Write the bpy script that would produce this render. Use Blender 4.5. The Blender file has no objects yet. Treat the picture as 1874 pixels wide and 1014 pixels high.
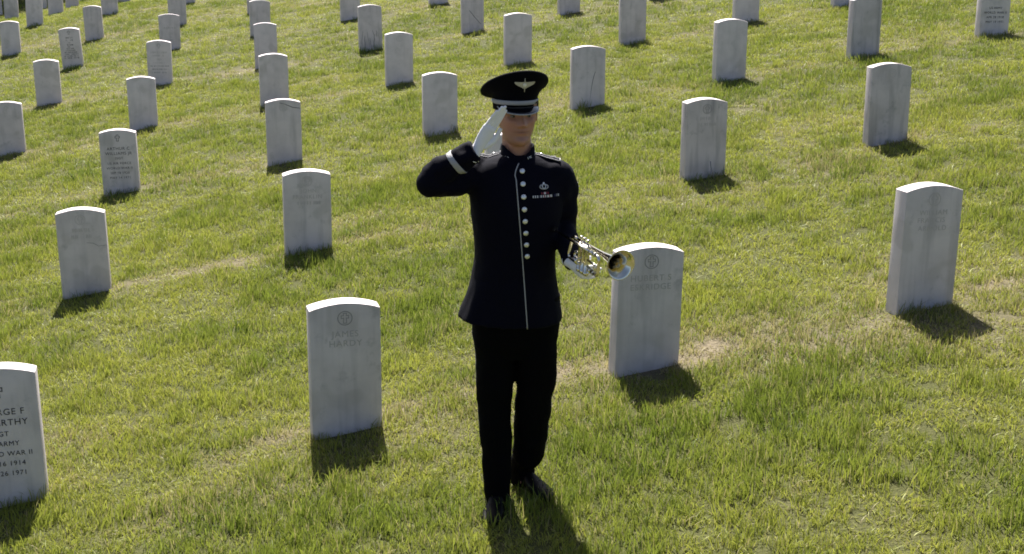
import bpy, bmesh, math, random
import numpy as np
from mathutils import Vector, Matrix, noise as mnoise
from mathutils.bvhtree import BVHTree

R = math.radians
scene = bpy.context.scene
col = scene.collection

# ------------------------------------------------------------------ camera
cam_data = bpy.data.cameras.new('camera')
cam = bpy.data.objects.new('camera', cam_data)
col.objects.link(cam)
scene.camera = cam
cam_data.sensor_width = 36.0
cam_data.lens = 36.0 * 2433.9 / 1874.0
cam_data.clip_start = 0.05
cam_data.clip_end = 3000.0
CAM_Z = 2.25
pitch, roll = 0.2534, 0.0043
fw = Vector((0, math.cos(pitch), -math.sin(pitch)))
rt = Vector((1, 0, 0))
up = rt.cross(fw)
r_ = rt * math.cos(roll) + up * math.sin(roll)
u_ = up * math.cos(roll) - rt * math.sin(roll)
cam.matrix_world = Matrix(((r_.x, u_.x, -fw.x, 0), (r_.y, u_.y, -fw.y, 0), (r_.z, u_.z, -fw.z, CAM_Z), (0, 0, 0, 1)))
cam_data.dof.use_dof = False

# ------------------------------------------------------------------ sky and sun
SUN_AZ = R(9.0)      # to the left of the viewing direction (+y)
SUN_EL = R(54.0)
world = bpy.data.worlds.new('World')
scene.world = world
world.use_nodes = True
wn = world.node_tree.nodes
wl = world.node_tree.links
bg = wn['Background']
sky = wn.new('ShaderNodeTexSky')
sky.sky_type = 'NISHITA'
sky.sun_disc = False
sky.sun_elevation = SUN_EL
sky.sun_rotation = -SUN_AZ
sky.air_density = 0.8
sky.dust_density = 2.6
sky.ozone_density = 1.0
wl.new(sky.outputs[0], bg.inputs[0])
bg.inputs[1].default_value = 0.05
sd = bpy.data.lights.new('sun', 'SUN')
sun = bpy.data.objects.new('sun', sd)
col.objects.link(sun)
sd.energy = 5.0
sd.angle = R(0.53)
sd.color = (1.0, 0.955, 0.88)
sdir = Vector((-math.sin(SUN_AZ) * math.cos(SUN_EL), math.cos(SUN_AZ) * math.cos(SUN_EL), math.sin(SUN_EL)))
sun.rotation_euler = sdir.to_track_quat('Z', 'Y').to_euler()
sun.location = sdir * 60
vs = scene.view_settings
vs.view_transform = 'Standard'
vs.look = 'None'
vs.gamma = 1.0
vs.use_curve_mapping = False
vs.exposure = 1.6
scene.render.film_transparent = False
scene.cycles.filter_width = 1.75
scene.cycles.max_bounces = 8
scene.cycles.diffuse_bounces = 4
scene.cycles.transmission_bounces = 6

rng = np.random.default_rng(7)
random.seed(11)

# ------------------------------------------------------------------ helpers
def link(ob, parent=None):
    col.objects.link(ob)
    if parent is not None:
        ob.parent = parent
    return ob

def mesh_from(name, verts, faces, mat=None, parent=None, smooth=True):
    me = bpy.data.meshes.new(name)
    me.from_pydata([tuple(v) for v in verts], [], [tuple(f) for f in faces])
    me.update()
    if smooth:
        me.polygons.foreach_set('use_smooth', [True] * len(me.polygons))
    if mat is not None:
        me.materials.append(mat)
    return link(bpy.data.objects.new(name, me), parent)

def from_mesh(name, me, mat=None, parent=None):
    if mat is not None:
        me.materials.clear()
        me.materials.append(mat)
    return link(bpy.data.objects.new(name, me), parent)

def tag(ob, label, cat=None, group=None, kind=None):
    if label: ob['label'] = label
    if cat: ob['category'] = cat
    if group: ob['group'] = group
    if kind: ob['kind'] = kind
    return ob

def empty(name, loc):
    ob = bpy.data.objects.new(name, None)
    ob.empty_display_size = 0.2
    ob.location = loc
    return link(ob)

class G:
    """collects closed shells"""
    def __init__(self):
        self.v, self.f = [], []
    def add(self, vs_, fs):
        o = len(self.v)
        self.v += [Vector(v) for v in vs_]
        self.f += [tuple(i + o for i in f) for f in fs]
        return self
    def loft(self, rings, cap=True, closed=False):
        n = len(rings[0])
        vs_ = [p for r in rings for p in r]
        fs = []
        m = len(rings)
        for k in range(m if closed else m - 1):
            a, b = k * n, ((k + 1) % m) * n
            for i in range(n):
                j = (i + 1) % n
                fs.append((a + i, a + j, b + j, b + i))
        if cap and not closed:
            c0 = sum((Vector(p) for p in rings[0]), Vector()) / n
            c1 = sum((Vector(p) for p in rings[-1]), Vector()) / n
            i0 = len(vs_); vs_.append(c0); i1 = len(vs_); vs_.append(c1)
            for i in range(n):
                j = (i + 1) % n
                fs.append((j, i, i0))
                fs.append(((m - 1) * n + i, (m - 1) * n + j, i1))
        return self.add(vs_, fs)
    def tube(self, pts, rad, n=12, cap=True, closed=False, flat=None, up=None):
        """pts: path, rad: radius (scalar or list, or (a,b) pairs); parallel transport frames"""
        P = [Vector(p) for p in pts]
        m = len(P)
        if not isinstance(rad, (list, tuple)): rad = [rad] * m
        T = []
        for k in range(m):
            if closed: t = P[(k + 1) % m] - P[k - 1]
            elif k == 0: t = P[1] - P[0]
            elif k == m - 1: t = P[-1] - P[-2]
            else: t = (P[k + 1] - P[k]).normalized() + (P[k] - P[k - 1]).normalized()
            T.append(t.normalized())
        ref = Vector(up) if up is not None else (Vector((0, 0, 1)) if abs(T[0].z) < .9 else Vector((0, 1, 0)))
        a = (ref - T[0] * ref.dot(T[0])).normalized()
        rings = []
        for k in range(m):
            a = (a - T[k] * a.dot(T[k])).normalized()
            b = T[k].cross(a)
            ra, rb = rad[k] if isinstance(rad[k], (list, tuple)) else (rad[k], rad[k])
            rings.append([P[k] + a * (ra * math.cos(2 * math.pi * i / n)) + b * (rb * math.sin(2 * math.pi * i / n)) for i in range(n)])
        return self.loft(rings, cap, closed)
    def lathe(self, origin, axis, prof, n=24, closed=False):
        """prof: (distance along axis, radius)"""
        ax = Vector(axis).normalized(); o = Vector(origin)
        ref = Vector((0, 0, 1)) if abs(ax.z) < .9 else Vector((1, 0, 0))
        a = (ref - ax * ref.dot(ax)).normalized(); b = ax.cross(a)
        rings = [[o + ax * d + a * (max(r, 1e-5) * math.cos(2 * math.pi * i / n)) + b * (max(r, 1e-5) * math.sin(2 * math.pi * i / n)) for i in range(n)] for d, r in prof]
        return self.loft(rings, True, closed)
    def box(self, c, ex, ey, ez):
        c, ex, ey, ez = Vector(c), Vector(ex), Vector(ey), Vector(ez)
        vs_ = [c + ex * sx + ey * sy + ez * sz for sz in (-1, 1) for sy in (-1, 1) for sx in (-1, 1)]
        return self.add(vs_, [(0, 2, 3, 1), (4, 5, 7, 6), (0, 1, 5, 4), (2, 6, 7, 3), (0, 4, 6, 2), (1, 3, 7, 5)])
    def ball(self, c, ex, ey, ez, nu=16, nv=10):
        c, ex, ey, ez = Vector(c), Vector(ex), Vector(ey), Vector(ez)
        rings = []
        for k in range(1, nv):
            t = math.pi * k / nv
            rings.append([c - ez * math.cos(t) + (ex * math.cos(2 * math.pi * i / nu) + ey * math.sin(2 * math.pi * i / nu)) * math.sin(t) for i in range(nu)])
        return self.loft(rings)
    def prism(self, poly, origin, ex, ey, en, th):
        """outline poly (2d) in plane ex,ey extruded by th along en"""
        o, ex, ey, en = Vector(origin), Vector(ex), Vector(ey), Vector(en)
        n = len(poly)
        a = [o + ex * x + ey * y for x, y in poly]
        b = [p + en * th for p in a]
        fs = [tuple(range(n - 1, -1, -1)), tuple(range(n, 2 * n))]
        fs += [(i, (i + 1) % n, n + (i + 1) % n, n + i) for i in range(n)]
        return self.add(a + b, fs)
    def build(self, name, mat, parent=None, smooth=True, sharp=None):
        ob = mesh_from(name, self.v, self.f, mat, parent, smooth)
        if sharp:
            ob.data.set_sharp_from_angle(angle=R(sharp))
        return ob
    def remesh(self, name, voxel, smooth_it=3, fac=.5):
        me = bpy.data.meshes.new(name)
        me.from_pydata([tuple(v) for v in self.v], [], self.f)
        bm = bmesh.new(); bm.from_mesh(me); bmesh.ops.recalc_face_normals(bm, faces=bm.faces); bm.to_mesh(me); bm.free()
        ob = bpy.data.objects.new(name, me); col.objects.link(ob)
        m = ob.modifiers.new('r', 'REMESH'); m.mode = 'VOXEL'; m.voxel_size = voxel; m.use_smooth_shade = True
        if smooth_it:
            s = ob.modifiers.new('s', 'SMOOTH'); s.iterations = smooth_it; s.factor = fac
        dg = bpy.context.evaluated_depsgraph_get()
        out = bpy.data.meshes.new_from_object(ob.evaluated_get(dg))
        bpy.data.objects.remove(ob); bpy.data.meshes.remove(me)
        out.name = name
        out.polygons.foreach_set('use_smooth', [True] * len(out.polygons))
        return out

def ripple(me, fn):
    n = len(me.vertices)
    co = np.empty(n * 3, np.float32); me.vertices.foreach_get('co', co); co = co.reshape(n, 3)
    no = np.empty(n * 3, np.float32); me.vertex_normals.foreach_get('vector', no); no = no.reshape(n, 3)
    h = np.array([fn(Vector(c)) for c in co.tolist()], np.float32)
    me.vertices.foreach_set('co', (co + no * h[:, None]).ravel()); me.update()

def interp(tab, t):
    xs = [a for a, b in tab]; ys = [b for a, b in tab]
    return float(np.interp(t, xs, ys))

def smooth_interp(tab, t):
    """monotone-ish cubic (Catmull-Rom) interpolation of a table"""
    n = len(tab)
    if t <= tab[0][0]: return tab[0][1]
    if t >= tab[-1][0]: return tab[-1][1]
    k = max(i for i in range(n) if tab[i][0] <= t)
    k = min(k, n - 2)
    x1, y1 = tab[k]; x2, y2 = tab[k + 1]
    x0, y0 = tab[k - 1] if k > 0 else (2 * x1 - x2, y1)
    x3, y3 = tab[k + 2] if k + 2 < n else (2 * x2 - x1, y2)
    m1 = (y2 - y0) / (x2 - x0); m2 = (y3 - y1) / (x3 - x1)
    h = x2 - x1; s = (t - x1) / h
    return (2*s**3-3*s**2+1)*y1 + (s**3-2*s**2+s)*h*m1 + (-2*s**3+3*s**2)*y2 + (s**3-s**2)*h*m2

# ---- numpy value noise
_perm = np.random.default_rng(3).random((256, 256))
def vnoise(x, y):
    xi = np.floor(x).astype(int); yi = np.floor(y).astype(int)
    fx = x - xi; fy = y - yi
    fx = fx * fx * (3 - 2 * fx); fy = fy * fy * (3 - 2 * fy)
    a = _perm[xi % 256, yi % 256]; b = _perm[(xi + 1) % 256, yi % 256]
    c = _perm[xi % 256, (yi + 1) % 256]; d = _perm[(xi + 1) % 256, (yi + 1) % 256]
    return (a * (1 - fx) + b * fx) * (1 - fy) + (c * (1 - fx) + d * fx) * fy
def fbm(x, y, o=4):
    s, a, t = 0, .5, 0
    for k in range(o):
        s = s + a * vnoise(x * 2 ** k + 17.3 * k, y * 2 ** k + 9.1 * k); t += a; a *= .5
    return s / t

# ------------------------------------------------------------------ material helpers
def new_mat(name):
    m = bpy.data.materials.new(name); m.use_nodes = True
    nt = m.node_tree
    return m, nt, nt.nodes, nt.links, nt.nodes['Principled BSDF']
def simple_mat(name, base, rough=.6, metal=0.0, spec=.5, bump=0.0, bscale=200, var=0.0, vscale=20, sheen=0.0, coat=0.0):
    m, nt, N, Lk, b = new_mat(name)
    b.inputs['Base Color'].default_value = (*base, 1)
    b.inputs['Roughness'].default_value = rough
    b.inputs['Metallic'].default_value = metal
    b.inputs['Specular IOR Level'].default_value = spec
    if sheen:
        b.inputs['Sheen Weight'].default_value = sheen
        b.inputs['Sheen Roughness'].default_value = .5
    if coat: b.inputs['Coat Weight'].default_value = coat
    tc = N.new('ShaderNodeTexCoord')
    if var:
        nz = N.new('ShaderNodeTexNoise'); nz.inputs['Scale'].default_value = vscale; nz.inputs['Detail'].default_value = 5
        Lk.new(tc.outputs['Object'], nz.inputs['Vector'])
        mx = N.new('ShaderNodeMix'); mx.data_type = 'RGBA'
        mx.inputs['A'].default_value = (*[c * (1 - var) for c in base], 1)
        mx.inputs['B'].default_value = (*[min(1, c * (1 + var)) for c in base], 1)
        Lk.new(nz.outputs['Fac'], mx.inputs['Factor']); Lk.new(mx.outputs['Result'], b.inputs['Base Color'])
    if bump:
        nb = N.new('ShaderNodeTexNoise'); nb.inputs['Scale'].default_value = bscale; nb.inputs['Detail'].default_value = 4
        Lk.new(tc.outputs['Object'], nb.inputs['Vector'])
        bp = N.new('ShaderNodeBump'); bp.inputs['Strength'].default_value = bump; bp.inputs['Distance'].default_value = .002
        Lk.new(nb.outputs['Fac'], bp.inputs['Height']); Lk.new(bp.outputs['Normal'], b.inputs['Normal'])
    return m

# ------------------------------------------------------------------ the lie of the land
ROW_TH = 0.2293            # direction of the grave rows
ROW_S, ROW_T, ROW_SK = 1.4963, 3.3775, -0.0257
ROW_X0, ROW_Y0 = -2.2476, 5.6043
# column, row, x, y, z of the base, height above ground, correction of the ground there
STONES = [
    (0, 0, -2.280, 5.596, -0.274, 0.64, 0.012),
    (1, 0, -0.781, 5.947, -0.071, 0.651, -0.009),
    (2, 0, 0.667, 6.285, 0.16, 0.618, 0.01),
    (3, 0, 2.132, 6.627, 0.359, 0.662, -0.001),
    (0, 1, -2.949, 8.908, -0.211, 0.618, -0.011),
    (1, 1, -1.455, 9.256, 0.04, 0.58, 0.012),
    (3, 1, 1.457, 9.936, 0.461, 0.595, 0.0),
    (4, 1, 2.92, 10.278, 0.672, 0.619, 0.001),
    (0, 2, -3.641, 12.213, -0.123, 0.596, -0.022),
    (1, 2, -2.169, 12.557, 0.103, 0.613, -0.026),
    (2, 2, -0.699, 12.9, 0.337, 0.604, -0.019),
    (3, 2, 0.754, 13.239, 0.561, 0.61, -0.014),
    (4, 2, 2.212, 13.579, 0.796, 0.622, 0.005),
    (5, 2, 3.647, 13.914, 1.025, 0.6, 0.026),
    (6, 2, 5.076, 14.248, 1.213, 0.6, 0.01),
    (-1, 3, -5.78, 15.181, -0.264, 0.617, -0.044),
    (0, 3, -4.317, 15.523, 0.023, 0.588, 0.004),
    (1, 3, -2.837, 15.868, 0.248, 0.604, -0.007),
    (2, 3, -1.37, 16.211, 0.457, 0.627, -0.029),
    (3, 3, 0.07, 16.547, 0.681, 0.617, -0.027),
    (4, 3, 1.516, 16.884, 0.9, 0.6, -0.028),
    (5, 3, 2.98, 17.226, 1.161, 0.6, 0.015),
    (-1, 4, -6.438, 18.494, -0.104, 0.631, -0.019),
    (0, 4, -4.974, 18.836, 0.175, 0.593, 0.017),
    (2, 4, -2.053, 19.518, 0.595, 0.641, -0.038),
    (3, 4, -0.587, 19.86, 0.843, 0.6, -0.021),
    (4, 4, 0.847, 20.195, 1.066, 0.6, -0.021),
    (-1, 5, -7.138, 21.798, 0.082, 0.65, 0.023),
    (0, 5, -5.643, 22.147, 0.367, 0.569, 0.053),
    (2, 5, -2.749, 22.823, 0.833, 0.6, 0.039),
    (3, 5, -1.271, 23.168, 1.057, 0.6, 0.024),
    (-2, 6, -9.253, 24.772, 0.021, 0.619, 0.05),
    (-1, 6, -7.795, 25.112, 0.27, 0.635, 0.042),
    (0, 6, -6.324, 25.455, 0.545, 0.6, 0.06),
    (-2, 7, -9.953, 28.076, 0.356, 0.6, 0.212),
    (-1, 7, -8.461, 28.424, 0.555, 0.6, 0.141),
    (-2, 8, -10.613, 31.388, 0.36, 0.6, 0.017),
    (-1, 8, -9.122, 31.737, 0.622, 0.6, 0.005),
    (-3, 9, -12.752, 34.356, 0.054, 0.6, -0.224),
    (-2, 9, -11.298, 34.696, 0.328, 0.6, -0.227),
    (2, 1, -0.016, 9.592, 0.244, 0.595, 0.0),
    (1, 4, -3.526, 19.174, 0.331, 0.664, -0.064),
    (1, 5, -4.211, 22.482, 0.552, 0.6, -0.001),
    (1, 6, -4.889, 25.79, 0.73, 0.6, 0.0),
    (0, 7, -6.917, 28.784, 0.757, 0.6, 0.069),
    (6, 3, 4.296, 17.533, 1.342, 0.6, 0.003),
    (5, 4, 2.211, 20.514, 1.305, 0.6, 0.01),
    (-2, 10, -11.978, 38.004, 0.326, 0.6, -0.457),
    (-3, 10, -13.169, 37.726, 0.141, 0.6, -0.412),
    (-4, 10, -14.319, 37.458, -0.057, 0.6, -0.385),
]
def soft(v, lo, hi, w=12.0):
    v = np.asarray(v, float)
    return np.where(v > hi, hi + w * np.tanh((v - hi) / w), np.where(v < lo, lo + w * np.tanh((v - lo) / w), v))
_sx = np.array([s[2] for s in STONES]); _sy = np.array([s[3] for s in STONES]); _sr = np.array([s[6] for s in STONES])
_SG = 2.4
_K = np.exp(-((_sx[:, None] - _sx[None]) ** 2 + (_sy[:, None] - _sy[None]) ** 2) / (2 * _SG ** 2))
_W = np.linalg.solve(_K + .15 * np.eye(len(_sx)), _sr)
def ground_z(x, y):
    x = soft(x, -18, 12); y = soft(y, 1, 40)
    Y = y - 8
    z = CAM_Z - 2.095759 + .134393 * x + .056159 * Y - .001073 * x * x + .000256 * x * Y + .000889 * Y * Y
    corr = np.zeros_like(z)
    for a, b, w in zip(_sx, _sy, _W):
        corr = corr + w * np.exp(-((x - a) ** 2 + (y - b) ** 2) / (2 * _SG ** 2))
    return z + corr
def row_coords(x, y):
    """position along the rows (i) and across them (j, whole numbers on a row)"""
    c, s = math.cos(ROW_TH), math.sin(ROW_TH)
    ex, ey = -math.sin(ROW_TH + ROW_SK), math.cos(ROW_TH + ROW_SK)
    dx, dy = x - ROW_X0, y - ROW_Y0
    det = c * ey - s * ex
    i = (dx * ey - dy * ex) / det / ROW_S
    j = (c * dy - s * dx) / det / ROW_T
    return i, j
WORN = [(.80, .03, .17, .07, 1.0), (.62, .01, .16, .05, .6), (1.20, .05, .17, .06, 1.0), (1.42, .05, .20, .05, .8), (1.72, .06, .16, .06, .8), (1.86, .04, .10, .06, .8),
        (2.22, .05, .16, .06, .7), (3.30, .05, .22, .07, .9), (3.52, .03, .18, .07, .6), (.17, 1.02, .10, .05, 1.0), (.30, 1.03, .16, .05, .5), (2.82, 1.0, .10, .05, .7), (3.86, 1.0, .08, .05, .7), (4.25, 1.04, .25, .06, .6),
        (2.9, 2.0, .2, .06, .5), (3.85, 2.0, .16, .06, .5), (4.5, 2.0, .3, .06, .4), (.14, 2.02, .12, .06, .5)]
def dryness(x, y):
    """0 lush .. 1 dead thatch: worn strips along the rows, plus patches"""
    i, j = row_coords(x, y)
    wob = (fbm(x * .9 + 5, y * .9, 3) - .5) * .10
    d = np.abs(((j + wob + .5) % 1.0) - .5) * ROW_T - .02
    n = fbm(x * 1.3 + 40, y * 1.3 + 3, 4)
    grit = np.clip(.15 + 1.6 * fbm(x * 7 + 3, y * 7, 3), 0, 1.1)
    strip = np.clip(1.2 - d / .15, 0, 1) * np.clip((n - .50) * 4, 0, .62) * grit
    # bare worn spots beside particular stones: along the row, row, half length, half width in m, strength
    for si, sj, sl, sw, ss in WORN:
        e = ((i - si) * ROW_S / sl) ** 2 + (((j - sj) * ROW_T + .10 * (n - .5)) / sw) ** 2
        strip = np.maximum(strip, np.clip(1.5 - 1.15 * e, 0, 1) * ss * np.clip(grit + .15, 0, 1))
    band = np.clip(1 - d / .8, 0, 1) * .34 * np.clip((fbm(x * .55, y * .55 + 30, 3) - .36) * 3, 0, 1)
    patch = np.clip((fbm(x * .8 + 90, y * 1.1 + 70, 4) - .60) * 4.5, 0, .8)
    return np.clip(np.maximum(strip, band) + patch * .4, 0, 1)
def lushness(x, y):
    return np.clip((fbm(x * .9 + 11, y * 1.5 + 23, 4) - .33) * 2.9, 0, 1)

# ------------------------------------------------------------------ ground
def ground_material():
    m, nt, N, Lk, b = new_mat('turf_soil')
    b.inputs['Roughness'].default_value = .95
    b.inputs['Specular IOR Level'].default_value = .15
    tc = N.new('ShaderNodeTexCoord')
    at = N.new('ShaderNodeAttribute'); at.attribute_name = 'dry'
    n1 = N.new('ShaderNodeTexNoise'); n1.inputs['Scale'].default_value = 60; n1.inputs['Detail'].default_value = 6
    Lk.new(tc.outputs['Object'], n1.inputs['Vector'])
    g = N.new('ShaderNodeMix'); g.data_type = 'RGBA'
    g.inputs['A'].default_value = (.035, .040, .012, 1); g.inputs['B'].default_value = (.085, .085, .030, 1)
    Lk.new(n1.outputs['Fac'], g.inputs['Factor'])
    d = N.new('ShaderNodeMix'); d.data_type = 'RGBA'
    d.inputs['A'].default_value = (.060, .047, .030, 1); d.inputs['B'].default_value = (.235, .195, .135, 1)
    Lk.new(n1.outputs['Fac'], d.inputs['Factor'])
    mx = N.new('ShaderNodeMix'); mx.data_type = 'RGBA'
    Lk.new(at.outputs['Fac'], mx.inputs['Factor']); Lk.new(g.outputs['Result'], mx.inputs['A']); Lk.new(d.outputs['Result'], mx.inputs['B'])
    Lk.new(mx.outputs['Result'], b.inputs['Base Color'])
    bp = N.new('ShaderNodeBump'); bp.inputs['Strength'].default_value = .8; bp.inputs['Distance'].default_value = .02
    Lk.new(n1.outputs['Fac'], bp.inputs['Height']); Lk.new(bp.outputs['Normal'], b.inputs['Normal'])
    return m
def build_ground():
    def axis(lo, hi, st, far):
        mid = list(np.arange(lo, hi + 1e-6, st))
        out, v, s = [], hi, st
        while v < far:
            s *= 1.35; v += s; out.append(v)
        pre, v, s = [], lo, st
        while v > -far:
            s *= 1.35; v -= s; pre.append(v)
        return np.array(pre[::-1] + mid + out)
    X = axis(-19, 11, .13, 600); Y = axis(2.0, 41, .13, 600)
    gx, gy = np.meshgrid(X, Y)
    gz = ground_z(gx, gy) + (fbm(gx * 1.1, gy * 1.1, 3) - .5) * .03
    nx, ny = len(X), len(Y)
    V = np.stack([gx.ravel(), gy.ravel(), gz.ravel()], 1)
    idx = np.arange(nx * ny).reshape(ny, nx)
    F = np.stack([idx[:-1, :-1].ravel(), idx[:-1, 1:].ravel(), idx[1:, 1:].ravel(), idx[1:, :-1].ravel()], 1)
    me = bpy.data.meshes.new('ground')
    me.from_pydata(V.tolist(), [], F.tolist())
    me.polygons.foreach_set('use_smooth', [True] * len(me.polygons))
    at = me.attributes.new('dry', 'FLOAT', 'POINT')
    at.data.foreach_set('value', dryness(gx.ravel(), gy.ravel()).astype(np.float32))
    ob = from_mesh('ground', me, ground_material())
    tag(ob, 'sloping cemetery hillside under the grass', None, None, 'structure')
    return ob
build_ground()

# ------------------------------------------------------------------ grass
def grass_material():
    m, nt, N, Lk, b = new_mat('grass_blade')
    out = N['Material Output']
    dry = N.new('ShaderNodeAttribute'); dry.attribute_type = 'INSTANCER'; dry.attribute_name = 'dry'
    tone = N.new('ShaderNodeAttribute'); tone.attribute_type = 'INSTANCER'; tone.attribute_name = 'tone'
    rnd = N.new('ShaderNodeAttribute'); rnd.attribute_name = 'rnd'
    def mix(a, b_, fac):
        x = N.new('ShaderNodeMix'); x.data_type = 'RGBA'
        for s, v in (('A', a), ('B', b_)):
            if isinstance(v, tuple): x.inputs[s].default_value = (*v, 1)
            else: Lk.new(v, x.inputs[s])
        if isinstance(fac, float): x.inputs['Factor'].default_value = fac
        else: Lk.new(fac, x.inputs['Factor'])
        return x.outputs['Result']
    def math_(op, a, b_):
        x = N.new('ShaderNodeMath'); x.operation = op; x.use_clamp = True
        for i, v in enumerate((a, b_)):
            if isinstance(v, (int, float)): x.inputs[i].default_value = v
            else: Lk.new(v, x.inputs[i])
        return x.outputs[0]
    c1 = mix(GRASS[0], GRASS[1], rnd.outputs['Fac'])           # yellow green blades
    c2 = mix(GRASS[2], GRASS[3], rnd.outputs['Fac'])           # deeper green blades
    c = mix(c1, c2, tone.outputs['Fac'])
    dead = mix(GRASS[4], GRASS[5], rnd.outputs['Fac'])         # straw
    # a blade is dead when its random number lies under the dryness
    th = N.new('ShaderNodeMath'); th.operation = 'LESS_THAN'
    r2 = N.new('ShaderNodeAttribute'); r2.attribute_name = 'rnd2'
    d2 = math_('MULTIPLY_ADD', dry.outputs['Fac'], .85)
    d2.node.inputs[2].default_value = .06
    Lk.new(r2.outputs['Fac'], th.inputs[0]); Lk.new(d2, th.inputs[1])
    c = mix(c, dead, th.outputs[0])
    Lk.new(c, b.inputs['Base Color'])
    b.inputs['Roughness'].default_value = .55
    b.inputs['Specular IOR Level'].default_value = .35
    tr = N.new('ShaderNodeBsdfTranslucent')
    hs = mix(c, (.30, .31, .04), .30)
    Lk.new(hs, tr.inputs['Color'])
    ms = N.new('ShaderNodeMixShader'); ms.inputs[0].default_value = .42
    Lk.new(b.outputs[0], ms.inputs[1]); Lk.new(tr.outputs[0], ms.inputs[2])
    Lk.new(ms.outputs[0], out.inputs['Surface'])
    return m
GRASS = ((.212, .243, .034), (.375, .380, .076), (.054, .104, .014), (.148, .212, .032), (.24, .20, .10), (.41, .35, .20))
def clump(name, seed, nbl, rad, hmin, hmax, wid, mat):
    rg = random.Random(seed)
    V, F, r1, r2 = [], [], [], []
    comb = rg.uniform(0, 6.28)
    for k in range(nbl):
        a = rg.uniform(0, 6.283); d = rad * math.sqrt(rg.random())
        x, y = d * math.cos(a), d * math.sin(a)
        h = rg.uniform(hmin, hmax) * (1 if rg.random() > .12 else 1.35)
        az = rg.gauss(comb, 1.3)
        lean = abs(rg.gauss(.35, .28))
        bx, by = math.cos(az), math.sin(az)
        fa = rg.uniform(0, 6.283)
        wx, wy = math.cos(fa), math.sin(fa)
        w = wid * rg.uniform(.6, 1.25)
        o = len(V)
        prof = ((0, 0, 1.0), (.38, .30, .95), (.74, .95, .66), (1.0, 1.75, 0))
        for t, ln, ww in prof:
            px = x + bx * lean * h * ln * .62; py = y + by * lean * h * ln * .62
            pz = -.012 + (h + .012) * (t - .16 * lean * ln * t)
            if ww > 0:
                V.append((px - wx * w * ww, py - wy * w * ww, pz)); V.append((px + wx * w * ww, py + wy * w * ww, pz))
            else:
                V.append((px, py, pz))
        F += [(o, o + 1, o + 3, o + 2), (o + 2, o + 3, o + 5, o + 4), (o + 4, o + 5, o + 6)]
        q1, q2 = rg.random(), rg.random()
        r1 += [q1] * 7; r2 += [q2] * 7
    me = bpy.data.meshes.new(name)
    me.from_pydata(V, [], F)
    me.polygons.foreach_set('use_smooth', [True] * len(me.polygons))
    for nm, vals in (('rnd', r1), ('rnd2', r2)):
        at = me.attributes.new(nm, 'FLOAT', 'POINT'); at.data.foreach_set('value', vals)
    me.materials.append(mat)
    return bpy.data.objects.new(name, me)

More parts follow.
